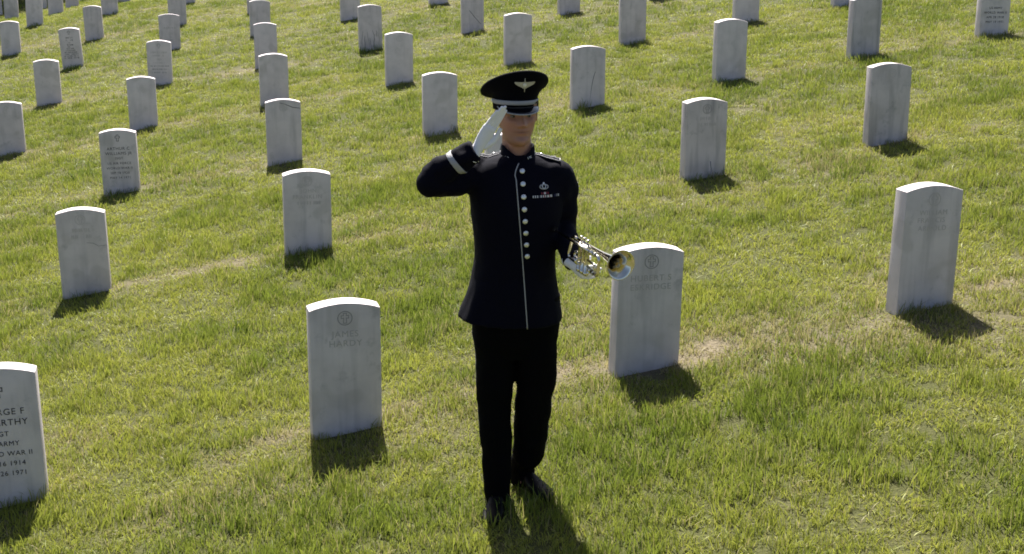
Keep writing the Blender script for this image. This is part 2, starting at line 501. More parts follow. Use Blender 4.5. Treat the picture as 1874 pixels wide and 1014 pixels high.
def build_grass():
    mat = grass_material()
    src = bpy.data.collections.new('grass_tufts')
    NV = 8
    for k in range(NV):
        src.objects.link(clump('tuft_%d' % k, 100 + k, 30, .050, .026, .064, .0021, mat))
    P, S, RZ, D, T = [], [], [], [], []
    zones = ((3.4, 7.5, .050, 1.0), (7.5, 11.5, .062, 1.1), (11.5, 18.0, .082, 1.3), (18.0, 42.0, .125, 1.7))
    for y0, y1, st, sc in zones:
        xs = np.arange(-.62 * y1 - 2.7, .56 * y1 + 2.7, st); ys = np.arange(y0, y1, st)
        gx, gy = np.meshgrid(xs, ys); gx = gx.ravel(); gy = gy.ravel()
        gx = gx + rng.uniform(-.6, .6, gx.size) * st; gy = gy + rng.uniform(-.6, .6, gy.size) * st
        keep = (gx > -.62 * gy - 2.5) & (gx < .56 * gy + 2.5)
        gx, gy = gx[keep], gy[keep]
        dr = dryness(gx, gy)
        keep = rng.random(gx.size) > np.clip(dr - .4, 0, 1) * .75 + .12
        # none inside the stones
        c, s = math.cos(ROW_TH), math.sin(ROW_TH)
        for st_ in STONES:
            dx, dy = gx - st_[2], gy - st_[3]
            a = dx * c + dy * s; b = -dx * s + dy * c
            keep &= ~((np.abs(a) < .165) & (b > 0.0) & (b < .102))
        gx, gy, dr = gx[keep], gy[keep], dr[keep]
        lu = lushness(gx, gy)
        tuft = np.clip((fbm(gx * 4.3 + 50, gy * 4.3 + 8, 3) - .30) * 2.6, 0, 1)
        near = np.zeros_like(gx)
        for st_ in STONES:
            dx, dy = gx - st_[2], gy - st_[3]
            a = np.maximum(np.abs(dx * c + dy * s) - .165, 0); b = np.maximum(np.abs(-dx * s + dy * c - .05) - .05, 0)
            near = np.maximum(near, np.exp(-np.hypot(a, b) / .05))
        for fx, fy in ((-.055, 5.02), (.06, 5.13)):
            near = near - 1.1 * np.exp(-((gx - fx) ** 2 + (gy - fy) ** 2) / (2 * .07 ** 2))
        hgt = .90 * sc * (.48 + .30 * lu + .80 * tuft ** 1.8 + .40 * near) * (1 - .45 * np.clip(dr, 0, 1)) * rng.uniform(.5, 1.4, gx.size)
        tn = np.clip(lu * .58 + tuft * .52 + (fbm(gx * 2.2, gy * 2.2, 3) - .5) * .8 - .08 + rng.uniform(-.15, .15, gx.size), 0, 1)
        gz = ground_z(gx, gy) + (fbm(gx * 1.1, gy * 1.1, 3) - .5) * .03
        P.append(np.stack([gx, gy, gz], 1)); S.append(np.stack([np.full(gx.size, sc), np.full(gx.size, sc), hgt / sc ** .95], 1))
        RZ.append(rng.uniform(0, 6.283, gx.size)); D.append(dr); T.append(tn)
    P = np.concatenate(P); S = np.concatenate(S); RZ = np.concatenate(RZ); D = np.concatenate(D); T = np.concatenate(T)
    n = len(P)
    me = bpy.data.meshes.new('grass')
    me.vertices.add(n); me.vertices.foreach_set('co', P.astype(np.float32).ravel())
    def attr(nm, typ, vals, key):
        a = me.attributes.new(nm, typ, 'POINT'); a.data.foreach_set(key, vals)
    attr('size', 'FLOAT_VECTOR', S.astype(np.float32).ravel(), 'vector')
    rot = np.zeros((n, 3), np.float32); rot[:, 2] = RZ; rot[:, 0] = rng.normal(0, .10, n); rot[:, 1] = rng.normal(0, .10, n)
    attr('turn', 'FLOAT_VECTOR', rot.ravel(), 'vector')
    attr('dry', 'FLOAT', D.astype(np.float32), 'value')
    attr('tone', 'FLOAT', T.astype(np.float32), 'value')
    attr('pick', 'INT', rng.integers(0, NV, n).astype(np.int32), 'value')
    ob = link(bpy.data.objects.new('grass', me))
    me.materials.append(mat)
    ng = bpy.data.node_groups.new('scatter_tufts', 'GeometryNodeTree')
    ng.interface.new_socket('Geometry', in_out='INPUT', socket_type='NodeSocketGeometry')
    ng.interface.new_socket('Geometry', in_out='OUTPUT', socket_type='NodeSocketGeometry')
    N, Lk = ng.nodes, ng.links
    gi = N.new('NodeGroupInput'); go = N.new('NodeGroupOutput')
    ci = N.new('GeometryNodeCollectionInfo'); ci.inputs['Collection'].default_value = src
    ci.inputs['Separate Children'].default_value = True; ci.inputs['Reset Children'].default_value = True
    mp = N.new('GeometryNodeMeshToPoints')
    ip = N.new('GeometryNodeInstanceOnPoints'); ip.inputs['Pick Instance'].default_value = True
    def named(nm, typ):
        q = N.new('GeometryNodeInputNamedAttribute'); q.data_type = typ; q.inputs['Name'].default_value = nm
        return [o for o in q.outputs if o.enabled][0]
    Lk.new(gi.outputs[0], mp.inputs['Mesh']); Lk.new(mp.outputs[0], ip.inputs['Points'])
    Lk.new(ci.outputs[0], ip.inputs['Instance'])
    Lk.new(named('pick', 'INT'), ip.inputs['Instance Index'])
    e2r = N.new('FunctionNodeEulerToRotation'); Lk.new(named('turn', 'FLOAT_VECTOR'), e2r.inputs[0])
    Lk.new(e2r.outputs[0], ip.inputs['Rotation']); Lk.new(named('size', 'FLOAT_VECTOR'), ip.inputs['Scale'])
    Lk.new(ip.outputs[0], go.inputs[0])
    md = ob.modifiers.new('tufts', 'NODES'); md.node_group = ng
    tag(ob, 'short green and yellowish lawn grass covering the cemetery hillside', 'grass', None, 'stuff')
    print('grass tufts', n)
build_grass()

# ------------------------------------------------------------------ headstones
def marble(name, tint, stain, streak):
    m, nt, N, Lk, b = new_mat(name)
    b.inputs['Roughness'].default_value = .72
    b.inputs['Specular IOR Level'].default_value = .3
    tc = N.new('ShaderNodeTexCoord'); oi = N.new('ShaderNodeObjectInfo')
    add = N.new('ShaderNodeVectorMath'); add.operation = 'ADD'
    sc = N.new('ShaderNodeVectorMath'); sc.operation = 'SCALE'; sc.inputs['Scale'].default_value = 37.0
    cv = N.new('ShaderNodeCombineXYZ')
    for i in range(3): Lk.new(oi.outputs['Random'], cv.inputs[i])
    Lk.new(cv.outputs[0], sc.inputs[0]); Lk.new(tc.outputs['Object'], add.inputs[0]); Lk.new(sc.outputs[0], add.inputs[1])
    def nz(scale, det, vec=None, rough=.55):
        n = N.new('ShaderNodeTexNoise'); n.inputs['Scale'].default_value = scale; n.inputs['Detail'].default_value = det; n.inputs['Roughness'].default_value = rough
        Lk.new(vec or add.outputs[0], n.inputs['Vector']); return n.outputs['Fac']
    def rng_(v, a, b_, lo=0., hi=1.):
        r = N.new('ShaderNodeMapRange'); r.inputs['From Min'].default_value = a; r.inputs['From Max'].default_value = b_
        r.inputs['To Min'].default_value = lo; r.inputs['To Max'].default_value = hi; Lk.new(v, r.inputs['Value']); return r.outputs[0]
    def mul(a, k):
        x = N.new('ShaderNodeMath'); x.operation = 'MULTIPLY'
        Lk.new(a, x.inputs[0])
        if isinstance(k, float): x.inputs[1].default_value = k
        else: Lk.new(k, x.inputs[1])
        return x.outputs[0]
    def mix(a, c, f):
        x = N.new('ShaderNodeMix'); x.data_type = 'RGBA'; x.blend_type = 'MIX'
        for s, v in (('A', a), ('B', c)):
            if isinstance(v, tuple): x.inputs[s].default_value = (*v, 1)
            else: Lk.new(v, x.inputs[s])
        Lk.new(f, x.inputs['Factor']); return x.outputs['Result']
    mp = N.new('ShaderNodeMapping'); mp.inputs['Scale'].default_value = (1, 1, .10); Lk.new(add.outputs[0], mp.inputs['Vector'])
    base = mix(tint, tuple(c * .80 for c in tint), rng_(nz(7, 5), .35, .75))
    base = mix(base, tuple(c * 1.10 for c in tint), mul(rng_(nz(2.2, 3), .5, .75), .6))
    # weather streaks running down the face
    base = mix(base, (.17, .165, .17), mul(rng_(nz(17, 3, mp.outputs[0]), .50, .85), streak))
    # grey lichen patches
    base = mix(base, (.22, .215, .21), mul(rng_(nz(9, 6, None, .7), .56, .72), stain))
    # brownish veins
    base = mix(base, (.40, .36, .33), mul(rng_(nz(3.5, 2), .60, .64), .25))
    Lk.new(base, b.inputs['Base Color'])
    bp = N.new('ShaderNodeBump'); bp.inputs['Strength'].default_value = .25; bp.inputs['Distance'].default_value = .003
    Lk.new(nz(140, 5), bp.inputs['Height']); Lk.new(bp.outputs['Normal'], b.inputs['Normal'])
    return m
MARBLE = [marble('marble_clean', (.705, .634, .645), .22, .20), marble('marble_weathered', (.655, .588, .598), .42, .42),
          marble('marble_streaked', (.605, .541, .550), .6, .80)]
INK_DARK = simple_mat('black_lithichrome_lettering', (.035, .035, .04), .8)
INK_MID = simple_mat('worn_grey_lettering', (.29, .27, .275), .85)
INK_SOFT = simple_mat('softly_carved_lettering', (.425, .39, .395), .85)
INK_FAINT = simple_mat('faint_carved_lettering', (.47, .43, .437), .85)

SW, SD, SHT = .33, .102, 1.0       # width, depth, whole height with the buried foot
def stone_mesh(seed):
    rg = random.Random(seed)
    bm = bmesh.new()
    hw, rise, n = SW / 2, .030, 14
    pts = [(-hw, 0.0)]
    for k in range(n + 1):
        a = -1 + 2 * k / n
        pts.append((a * hw, SHT - rise * a * a))
    pts.append((hw, 0.0))
    fr = [bm.verts.new((x, 0, z)) for x, z in pts]
    bk = [bm.verts.new((x, SD, z)) for x, z in pts]
    bm.faces.new(fr); bm.faces.new(bk[::-1])
    m = len(pts)
    for k in range(m):
        bm.faces.new((fr[k], bk[k], bk[(k + 1) % m], fr[(k + 1) % m]))
    bmesh.ops.recalc_face_normals(bm, faces=bm.faces)
    ed = [e for e in bm.edges if e.calc_face_angle(0) > .5]
    bmesh.ops.bevel(bm, geom=ed, offset=.005, segments=2, affect='EDGES', profile=.6)
    bmesh.ops.triangulate(bm, faces=[f for f in bm.faces if len(f.verts) > 6])
    me = bpy.data.meshes.new('headstone')
    for v in bm.verts:     # worn arrises
        q = Vector(v.co) * 9 + Vector((seed * 7.1, 0, 0))
        v.co += Vector((mnoise.noise(q), mnoise.noise(q + Vector((9, 3, 1))), mnoise.noise(q + Vector((2, 8, 5))))) * .0016
    bm.to_mesh(me); bm.free()
    me.polygons.foreach_set('use_smooth', [True] * len(me.polygons))
    me.set_sharp_from_angle(angle=R(32))
    return me

_text_cache = {}
def text_mesh(body, size, spacing=1.0):
    cu = bpy.data.curves.new('txt', 'FONT')
    cu.body = body; cu.size = size; cu.align_x = 'CENTER'; cu.align_y = 'CENTER'; cu.space_character = spacing
    cu.extrude = .0004; cu.resolution_u = 3
    ob = bpy.data.objects.new('txt', cu); col.objects.link(ob)
    dg = bpy.context.evaluated_depsgraph_get()
    me = bpy.data.meshes.new_from_object(ob.evaluated_get(dg))
    bpy.data.objects.remove(ob); bpy.data.curves.remove(cu)
    return me

def face_text(parent, lines, mat, name='inscription'):
    """lines: (text, height above stone foot, cap height, offset in x)"""
    bm = bmesh.new()
    for body, z, h, dx in lines:
        me = text_mesh(body, h / .72, 1.12)
        me.transform(Matrix.Translation((dx, -.0006, z)) @ Matrix.Rotation(math.pi / 2, 4, 'X'))
        bm.from_mesh(me); bpy.data.meshes.remove(me)
    me = bpy.data.meshes.new(name); bm.to_mesh(me); bm.free()
    ob = from_mesh(name, me, mat, parent)
    ob['kind'] = 'stuff'
    return ob

def worn_lines(parent, lines, mat, seed):
    """rows of letters worn past reading: (z, half width, letter height)"""
    rg = random.Random(seed); g = G()
    for z, hw, h in lines:
        x = -hw
        while x < hw:
            w = h * rg.uniform(.45, .8)
            if rg.random() > .14:
                s = h * .19
                g.box((x, -.0006, z), (s * .5, 0, 0), (0, .0005, 0), (0, 0, h / 2))
                if rg.random() > .35: g.box((x + w * .62, -.0006, z), (s * .5, 0, 0), (0, .00045, 0), (0, 0, h / 2 * rg.uniform(.6, 1)))
                g.box((x + w * .31, -.0006, z + h * rg.choice((-.42, 0, .42))), (w * .31 - s, 0, 0), (0, .0004, 0), (0, 0, s * .55))
            x += w * 1.35
    ob = g.build('inscription', mat, parent, False)
    ob['kind'] = 'stuff'
    return ob

def cross_outline(cx, cz, s):
    a, b, arm = .16 * s, .5 * s, .36 * s
    f = .05 * s
    return [(cx + x, cz + z) for x, z in ((-a, -b), (a, -b), (a * .8, .02 * s), (arm, 0 - f * .2), (arm, .27 * s), (a * .8, .25 * s), (a, b), (-a, b), (-a * .8, .25 * s), (-arm, .27 * s), (-arm, -f * .2), (-a * .8, .02 * s))]
def emblem(parent, cz, mat, ring=True, rad=.028):
    g = G()
    def stroke(poly, w):
        n = len(poly)
        P = [Vector((x, -.0004, z)) for x, z in poly]
        inner, outer = [], []
        for k in range(n):
            d0 = (P[k] - P[k - 1]).normalized(); d1 = (P[(k + 1) % n] - P[k]).normalized()
            t = (d0 + d1).normalized(); nn = Vector((-t.z, 0, t.x)); s = w / max(.4, t.dot(d1))
            inner.append(P[k] + nn * s); outer.append(P[k] - nn * s)
        lift = Vector((0, -.0006, 0))
        vs_ = inner + outer + [p + lift for p in inner] + [p + lift for p in outer]
        fs = []
        for k in range(n):
            j = (k + 1) % n
            fs += [(2 * n + k, 2 * n + j, 3 * n + j, 3 * n + k), (k, j, 2 * n + j, 2 * n + k), (n + j, n + k, 3 * n + k, 3 * n + j)]
        g.add(vs_, fs)
    if ring:
        stroke([(rad * math.cos(2 * math.pi * k / 40), cz + rad * math.sin(2 * math.pi * k / 40)) for k in range(40)], .0019)
        stroke(cross_outline(0, cz, rad * 1.45), .0016)
    else:
        stroke(cross_outline(0, cz, rad * 2.0), .0020)
    return g.build('emblem', mat, parent, False)

stone_variants = [stone_mesh(k) for k in range(5)]
ORD = ['first', 'second', 'third', 'fourth', 'fifth', 'sixth', 'seventh', 'eighth', 'ninth', 'tenth', 'eleventh']
SPECIAL = {
 (0, 0): 'upright white marble headstone with black lettering, cut by the left photo edge, nearest row',
 (1, 0): 'large white marble headstone with ringed cross and faded letters, left of the saluting person',
 (2, 0): 'white marble headstone with ringed cross directly behind the trumpet bell',
 (3, 0): 'large white headstone at far right of the nearest row with long shadow',
 (0, 1): 'grey weathered headstone with faint ringed emblem, leftmost in the second row',
 (1, 1): 'grey headstone with faint ringed emblem, second row, upper left of the nearest large stone',
 (2, 1): "headstone almost wholly hidden behind the saluting person's neck and shoulder",
 (3, 1): 'dark streaked headstone in the second row, right of the saluting person',
 (4, 1): 'rightmost headstone in the second row, streaked grey face and sunlit top',
 (0, 2): 'white headstone with cross and seven lines of black lettering, left side of photo',
 (3, 2): 'white headstone with a long dark curved crack, just right of the cap',
 (6, 2): 'headstone with four lines of black lettering in the top right corner',
 (5, 2): 'tall grey streaked headstone cut by the top photo edge, second from the right',
 (2, 2): 'clean white headstone just left of the raised saluting hand',
 (2, 4): 'headstone with dark branching stains low on its face, top centre left',
 (-1, 5): 'headstone covered with a widening triangle of small dark lettering, upper left',
 (0, 4): 'headstone with a cross and worn rows of lettering, upper left, overlapped by a nearer stone',
 (1, 2): 'weathered headstone in the third row, directly above the faint ringed second row stone',
 (4, 2): 'white headstone with sunlit left side, third row, upper right of the cap',
 (-4, 10): 'sliver of a headstone at the extreme top left photo edge',
 (5, 4): 'headstone above the top photo edge at centre right, seen only by its shadow',
}
def stone_label(i, j):
    if (i, j) in SPECIAL: return SPECIAL[(i, j)]
    row = sorted(s[0] for s in STONES if s[1] == j)
    k = row.index(i)
    return 'plain white headstone, %s from the left in the %s row back from the camera' % (ORD[k], ORD[j])
TILT = {(-1, 5): (.03, -.045, -.10), (0, 2): (.0, -.012, -.05), (1, 0): (0, .004, .03), (-1, 6): (0, -.02, -.05), (0, 1): (.0, -.01, -.03), (3, 0): (0, .012, .05), (-2, 9): (.02, .02, .1), (0, 4): (0, .01, -.06)}
headstones = {}
for n_, (i, j, x, y, z, h, _c) in enumerate(STONES):
    rg = random.Random(i * 31 + j * 7 + 5)
    ob = bpy.data.objects.new('headstone', stone_variants[n_ % 5])
    link(ob)
    tx, ty, tz = TILT.get((i, j), (rg.gauss(0, .012), rg.gauss(0, .010), rg.gauss(0, .03)))
    ob.location = (x, y, z - (SHT - h))
    ob.rotation_euler = (tx, ty, ROW_TH + tz)
    ob.scale = (rg.uniform(.98, 1.02), rg.uniform(.95, 1.05), 1)
    mi = 0
    if (i, j) in ((5, 2), (4, 1), (3, 1)): mi = 2
    elif (i, j) in ((0, 1), (1, 1), (2, 0), (3, 0), (1, 2), (2, 4), (3, 4), (1, 0), (-3, 9)) or rg.random() < .3: mi = 1
    ob.data = stone_variants[n_ % 5]
    if not ob.data.materials: ob.data.materials.append(MARBLE[0])
    ob.material_slots[0].link = 'OBJECT'; ob.material_slots[0].material = MARBLE[mi]
    tag(ob, stone_label(i, j), 'headstone', 'white marble headstones in rows on the hillside')
    headstones[(i, j)] = ob
T_ = SHT
H = headstones
emblem(H[(0, 0)], T_ - .105, INK_DARK, False, .030)
face_text(H[(0, 0)], [('GEORGE F', T_ - .205, .030, 0), ('McCARTHY', T_ - .255, .030, 0), ('SGT', T_ - .308, .023, 0), ('US ARMY', T_ - .355, .023, 0), ('WORLD WAR II', T_ - .403, .023, 0), ('SEP 16 1914', T_ - .450, .023, 0), ('JAN 26 1971', T_ - .497, .023, 0)], INK_DARK)
emblem(H[(1, 0)], T_ - .072, INK_MID, True, .033)
face_text(H[(1, 0)], [('JAMES', T_ - .150, .031, 0), ('HARDY', T_ - .196, .031, 0)], INK_SOFT)
emblem(H[(2, 0)], T_ - .072, INK_MID, True, .034)
face_text(H[(2, 0)], [('HUBERT S', T_ - .155, .031, 0), ('ESKRIDGE', T_ - .200, .031, 0)], INK_SOFT)
emblem(H[(3, 0)], T_ - .072, INK_FAINT, True, .033)
face_text(H[(3, 0)], [('WILLIAM', T_ - .140, .027, 0), ('FRANCIS', T_ - .180, .027, -.01), ('ARNOLD', T_ - .222, .027, 0)], INK_FAINT)
emblem(H[(0, 1)], T_ - .072, INK_FAINT, True, .034)
worn_lines(H[(0, 1)], [(T_ - .145, .055, .026), (T_ - .19, .065, .026)], INK_FAINT, 3)
emblem(H[(1, 1)], T_ - .072, INK_FAINT, True, .034)
face_text(H[(1, 1)], [('JOHN', T_ - .142, .029, .01), ('FRANKLIN', T_ - .185, .029, 0)], INK_FAINT)
worn_lines(H[(1, 1)], [(T_ - .228, .085, .026)], INK_FAINT, 4)
emblem(H[(3, 1)], T_ - .075, INK_MID, True, .034)
worn_lines(H[(3, 1)], [(T_ - .145, .085, .026), (T_ - .19, .065, .026)], INK_FAINT, 8)
emblem(H[(1, 2)], T_ - .075, INK_FAINT, True, .034)
emblem(H[(4, 1)], T_ - .075, INK_FAINT, True, .034)
emblem(H[(2, 3)], T_ - .075, INK_FAINT, True, .034)
emblem(H[(0, 2)], T_ - .075, INK_DARK, False, .029)
face_text(H[(0, 2)], [('ARTHUR C', T_ - .175, .028, 0), ('WILLIAMS JR', T_ - .220, .028, 0), ('SSGT', T_ - .265, .022, 0), ('US AIR FORCE', T_ - .312, .022, 0), ('WORLD WAR II', T_ - .357, .022, 0), ('SEP 18 1920', T_ - .402, .022, 0), ('MAY 14 1971', T_ - .447, .022, 0)], INK_DARK)
face_text(H[(6, 2)], [('US ARMY', T_ - .310, .024, 0), ('WORLD WAR II', T_ - .358, .024, 0), ('APR 28 1918', T_ - .406, .024, 0), ('MAY 19 1971', T_ - .454, .024, 0)], INK_DARK)
emblem(H[(-1, 5)], T_ - .075, INK_DARK, False, .030)
worn_lines(H[(-1, 5)], [(T_ - .155, .055, .026), (T_ - .195, .055, .026), (T_ - .235, .015, .022), (T_ - .27, .045, .022), (T_ - .30, .038, .020), (T_ - .33, .06, .020), (T_ - .36, .075, .020), (T_ - .39, .10, .020), (T_ - .42, .105, .020), (T_ - .45, .11, .020), (T_ - .48, .115, .020)], INK_DARK, 5)
emblem(H[(0, 4)], T_ - .075, INK_MID, False, .030)
worn_lines(H[(0, 4)], [(T_ - .165, .11, .026), (T_ - .21, .08, .024), (T_ - .26, .02, .020), (T_ - .31, .075, .020)], INK_FAINT, 6)
worn_lines(H[(0, 4)], [(T_ - .355, .12, .022), (T_ - .40, .095, .022), (T_ - .445, .10, .022)], INK_MID, 7)
emblem(H[(-1, 6)], T_ - .075, INK_FAINT, True, .030)
emblem(H[(2, 4)], T_ - .07, INK_FAINT, False, .026)
emblem(H[(-1, 3)], T_ - .075, INK_FAINT, False, .028)
worn_lines(H[(0, 5)], [(T_ - .225, .10, .016), (T_ - .42, .05, .016)], INK_MID, 9)
CRACK = simple_mat('dark_crack_stain', (.20, .185, .19), .9)
def crack(parent, pts, r):
    g = G()
    P = [Vector((x, .0006, z)) for x, z in pts]
    n = len(P)
    g.tube(P, [(.0011, r * (.35 + .65 * math.sin(math.pi * (k + .7) / (n + .4)))) for k in range(n)], 6, up=(0, 1, 0))
    return g.build('crack', CRACK, parent)
crack(H[(3, 2)], [(.065, T_ - .25), (.052, T_ - .29), (.040, T_ - .34), (.030, T_ - .40), (.022, T_ - .46), (.015, T_ - .52), (.01, T_ - .60)], .006)
crack(H[(1, 2)], [(-.03, T_ - .03), (.02, T_ - .045), (.09, T_ - .075), (.16, T_ - .085)], .005)
crack(H[(3, 1)], [(.04, T_ - .47), (.05, T_ - .53), (.045, T_ - .60)], .012)
rg = random.Random(21)
for x0, z0, z1, rr_ in ((-.115, .37, .60, .0035), (-.085, .44, .61, .005), (-.045, .38, .60, .003), (-.01, .47, .61, .004), (.055, .42, .60, .006), (.085, .36, .45, .004), (.02, .36, .44, .0035), (.115, .40, .58, .0025)):
    lean = rg.uniform(-.03, .03)
    crack(H[(2, 4)], [(x0 + lean * t + rg.uniform(-.006, .006), T_ - (z0 + (z1 - z0) * t)) for t in (0, .2, .4, .6, .8, 1)], rr_)
crack(H[(3, 4)], [(-.05, T_ - .30), (.03, T_ - .40), (.12, T_ - .50)], .006)
crack(H[(0, 1)], [(.03, T_ - .235), (.075, T_ - .24), (.11, T_ - .262), (.163, T_ - .258)], .0018)

# ------------------------------------------------------------------ the saluting person
WOOL = simple_mat('midnight_blue_wool', (.0017, .0017, .0072), .85, 0, .10, .35, 900, .25, 40, sheen=.008)
WOOL_T = simple_mat('black_trouser_wool', (.0014, .0014, .0020), .9, 0, .08, .35, 900, .25, 40)
SILVER_BRAID = simple_mat('silver_braid', (.36, .352, .37), .6, .1, .4, .5, 1500, .2, 300)
BADGE = simple_mat('pale_gilt_badge_metal', (.50, .455, .37), .5, .35, .5, .6, 700, .3, 260)
SILVER = simple_mat('polished_silver', (.74, .735, .745), .45, .8)
PATENT = simple_mat('black_patent_leather', (.004, .004, .006), .12, 0, .5)
GLOVE = simple_mat('white_cotton_glove', (.82, .80, .84), .95, 0, .1, .15, 1200, .05, 60)
LEATHER = simple_mat('black_shoe_leather', (.003, .003, .0035), .5, 0, .12)
CAPWOOL = simple_mat('black_cap_wool', (.0016, .0016, .0038), .9, 0, .10, .35, 900, .2, 40)
HAIR = simple_mat('short_dark_brown_hair', (.030, .019, .012), .7, 0, .3, .8, 900)
person = empty('person', (.01, 5.09, -.002))
tag(person, 'person in a dark dress uniform and peaked cap saluting with a white gloved hand', 'person')

YAW = R(11)          # the body is turned a little to the right of the picture
HYAW = R(14)
def rotz(x, y, a):
    return (x * math.cos(a) - y * math.sin(a), x * math.sin(a) + y * math.cos(a))
def ering(cx, cy, z, a, b, yaw=0.0, n=48, e=2.3, front=0.0, zf=None):
    out = []
    for k in range(n):
        t = 2 * math.pi * k / n
        c, s = math.cos(t), math.sin(t)
        x = a * math.copysign(abs(c) ** (2 / e), c); y = b * math.copysign(abs(s) ** (2 / e), s)
        if y < 0: y *= 1 + front
        X, Y = rotz(x, y, yaw)
        out.append(Vector((cx + X, cy + Y, z + (zf(x, y) if zf else 0))))
    return out
def bez(p0, p1, p2, n):
    p0, p1, p2 = Vector(p0), Vector(p1), Vector(p2)
    return [p0 * (1 - t) ** 2 + p1 * (2 * t * (1 - t)) + p2 * t * t for t in [k / (n - 1) for k in range(n)]]
def catmull(pts, per=6):
    P = [Vector(p) for p in pts]; out = []
    P = [P[0] * 2 - P[1]] + P + [P[-1] * 2 - P[-2]]
    for k in range(1, len(P) - 2):
        for s in range(per):
            t = s / per
            a, b, c, d = P[k - 1:k + 3]
            out.append(.5 * ((2 * b) + (c - a) * t + (2 * a - 5 * b + 4 * c - d) * t * t + (3 * b - a - 3 * c + d) * t ** 3))
    out.append(P[-2])
    return out
def rads(tab, n):
    out = []
    for k in range(n):
        t = k / (n - 1) * (len(tab) - 1); i = min(int(t), len(tab) - 2); f = t - i
        out.append(tab[i] * (1 - f) + tab[i + 1] * f)
    return out

# joints, in metres from the point between the feet (x right of picture, y away, z up)
R_SH, R_EL, R_WR = Vector((-.150, .005, 1.350)), Vector((-.318, -.150, 1.336)), Vector((-.143, -.162, 1.468))
L_SH, L_EL, L_WR = Vector((.176, .010, 1.345)), Vector((.190, .085, 1.118)), Vector((.222, -.165, 1.030))
HEAD_C = Vector((.005, -.002, 1.462))      # chin level on the head's axis

# ---- head
HW = [(0, .020), (.05, .034), (.12, .046), (.2, .054), (.3, .0605), (.4, .066), (.5, .0700), (.6, .0730), (.7, .0740), (.8, .071), (.88, .061), (.95, .042), (1, .004)]
HF = [(0, .066), (.04, .080), (.10, .0865), (.17, .0825), (.22, .0835), (.28, .0865), (.34, .086), (.45, .085), (.52, .083), (.6, .0885), (.7, .088), (.8, .080), (.88, .066), (.95, .044), (1, .004)]
HB = [(0, .005), (.05, .015), (.12, .030), (.2, .050), (.3, .070), (.4, .082), (.5, .090), (.6, .096), (.7, .097), (.8, .090), (.88, .074), (.95, .05), (1, .004)]
HH = .228
def gss(v, s): return math.exp(-.5 * (v / s) ** 2)
def head_point(t, ang):
    w = smooth_interp(HW, t) * 1.05; f = smooth_interp(HF, t); b = smooth_interp(HB, t)
    c, s = math.cos(ang), math.sin(ang)          # ang 0 = +x, 270deg = front
    e = 2.25
    x = w * math.copysign(abs(c) ** (2 / e), c)
    y = (b if s > 0 else f) * math.copysign(abs(s) ** (2 / e), s)
    z = t * HH
    if s < 0:
        nose = interp([(.325, 0), (.345, .013), (.375, .0255), (.41, .0260), (.46, .0190), (.52, .010), (.575, .003), (.62, 0)], t)
        nw = interp([(.33, .0125), (.38, .0115), (.46, .0082), (.56, .0072)], t)
        d = nose * gss(x, nw)
        d += .006 * gss(abs(x) - .013, .004) * gss(t - .365, .018)                 # nostril wings
        d -= .0150 * gss(abs(x) - .031, .0135) * gss(t - .520, .042)               # eye sockets
        d += .0062 * gss(abs(x) - .029, .020) * gss(t - .597, .024)                # brow
        d += .0055 * gss(x, .022) * gss(t - .285, .014)                            # upper lip
        d += .0058 * gss(x, .020) * gss(t - .238, .015)                            # lower lip
        d -= .0060 * gss(x, .024) * gss(t - .262, .0065)                           # mouth line
        d -= .0028 * gss(x, .015) * gss(t - .190, .018)
        d += .0055 * gss(x, .019) * gss(t - .095, .040)                            # chin
        d += .0035 * gss(abs(x) - .046, .014) * gss(t - .43, .05)                  # cheekbone
        d -= .0030 * gss(abs(x) - .040, .012) * gss(t - .29, .06)
        y -= d
    return x, y, z
hd = G()
NR, NA = 84, 112
rings = []
for k in range(NR):
    t = (k + .2) / (NR - .6)
    rg_ = []
    for q in range(NA):
        x, y, z = head_point(t, 2 * math.pi * q / NA)
        X, Y = rotz(x, y, HYAW)
        rg_.append(HEAD_C + Vector((X, Y, z)))
    rings.append(rg_)
hd.loft(rings)
def head_local(x, y, z):
    X, Y = rotz(x, y, HYAW)
    return HEAD_C + Vector((X, Y, z))
for s in (-1, 1):          # ears
    c = head_local(s * .0735, .012, .105)
    ax = Vector((*rotz(s * .006, .003, HYAW), 0)); ay = Vector((*rotz(s * .007, .016, HYAW), 0)); az = Vector((0, .004, .031))
    hd.ball(c, ax, ay, az, 14, 10)
    hd.tube([head_local(s * .079, .012 + .016 * math.cos(a), .106 + .028 * math.sin(a)) for a in [R(d) for d in range(-60, 231, 20)]], .0035, 8)
# neck, trunk, arms and legs under the clothes
hd.loft([ering(HEAD_C.x, .020, z, a, b, HYAW, 32, 2.0) for z, a, b in ((1.38, .062, .060), (1.42, .056, .058), (1.46, .055, .060), (1.50, .056, .062), (1.54, .05, .06))])
hd.loft([ering(0, .01, z, a, b, YAW, 32) for z, a, b in ((.74, .13, .09), (.85, .13, .10), (1.0, .125, .085), (1.15, .135, .095), (1.27, .15, .095), (1.34, .15, .085), (1.385, .10, .06), (1.41, .06, .05))])
hd.tube(catmull([R_SH, (R_SH + R_EL) / 2, R_EL, (R_EL + R_WR) / 2, R_WR], 4), rads([.045, .042, .038, .034, .018], 17), 16)
hd.tube(catmull([L_SH, (L_SH + L_EL) / 2, L_EL, (L_EL + L_WR) / 2, L_WR], 4), rads([.045, .042, .038, .034, .018], 17), 16)
hd.tube(catmull([(-.085, .01, .80), (-.082, -.01, .42), (-.062, -.005, .06), (-.066, -.05, .035)], 4), rads([.08, .055, .032, .03], 13), 16)
hd.tube(catmull([(.085, .02, .80), (.078, .035, .42), (.036, .090, .075), (.055, .05, .045)], 4), rads([.08, .055, .032, .03], 13), 16)
body_me = hd.remesh('body', .0032, 1, .4)
m, nt, N_, L_k, b_ = new_mat('skin')
at_ = N_.new('ShaderNodeVertexColor'); at_.layer_name = 'tone'
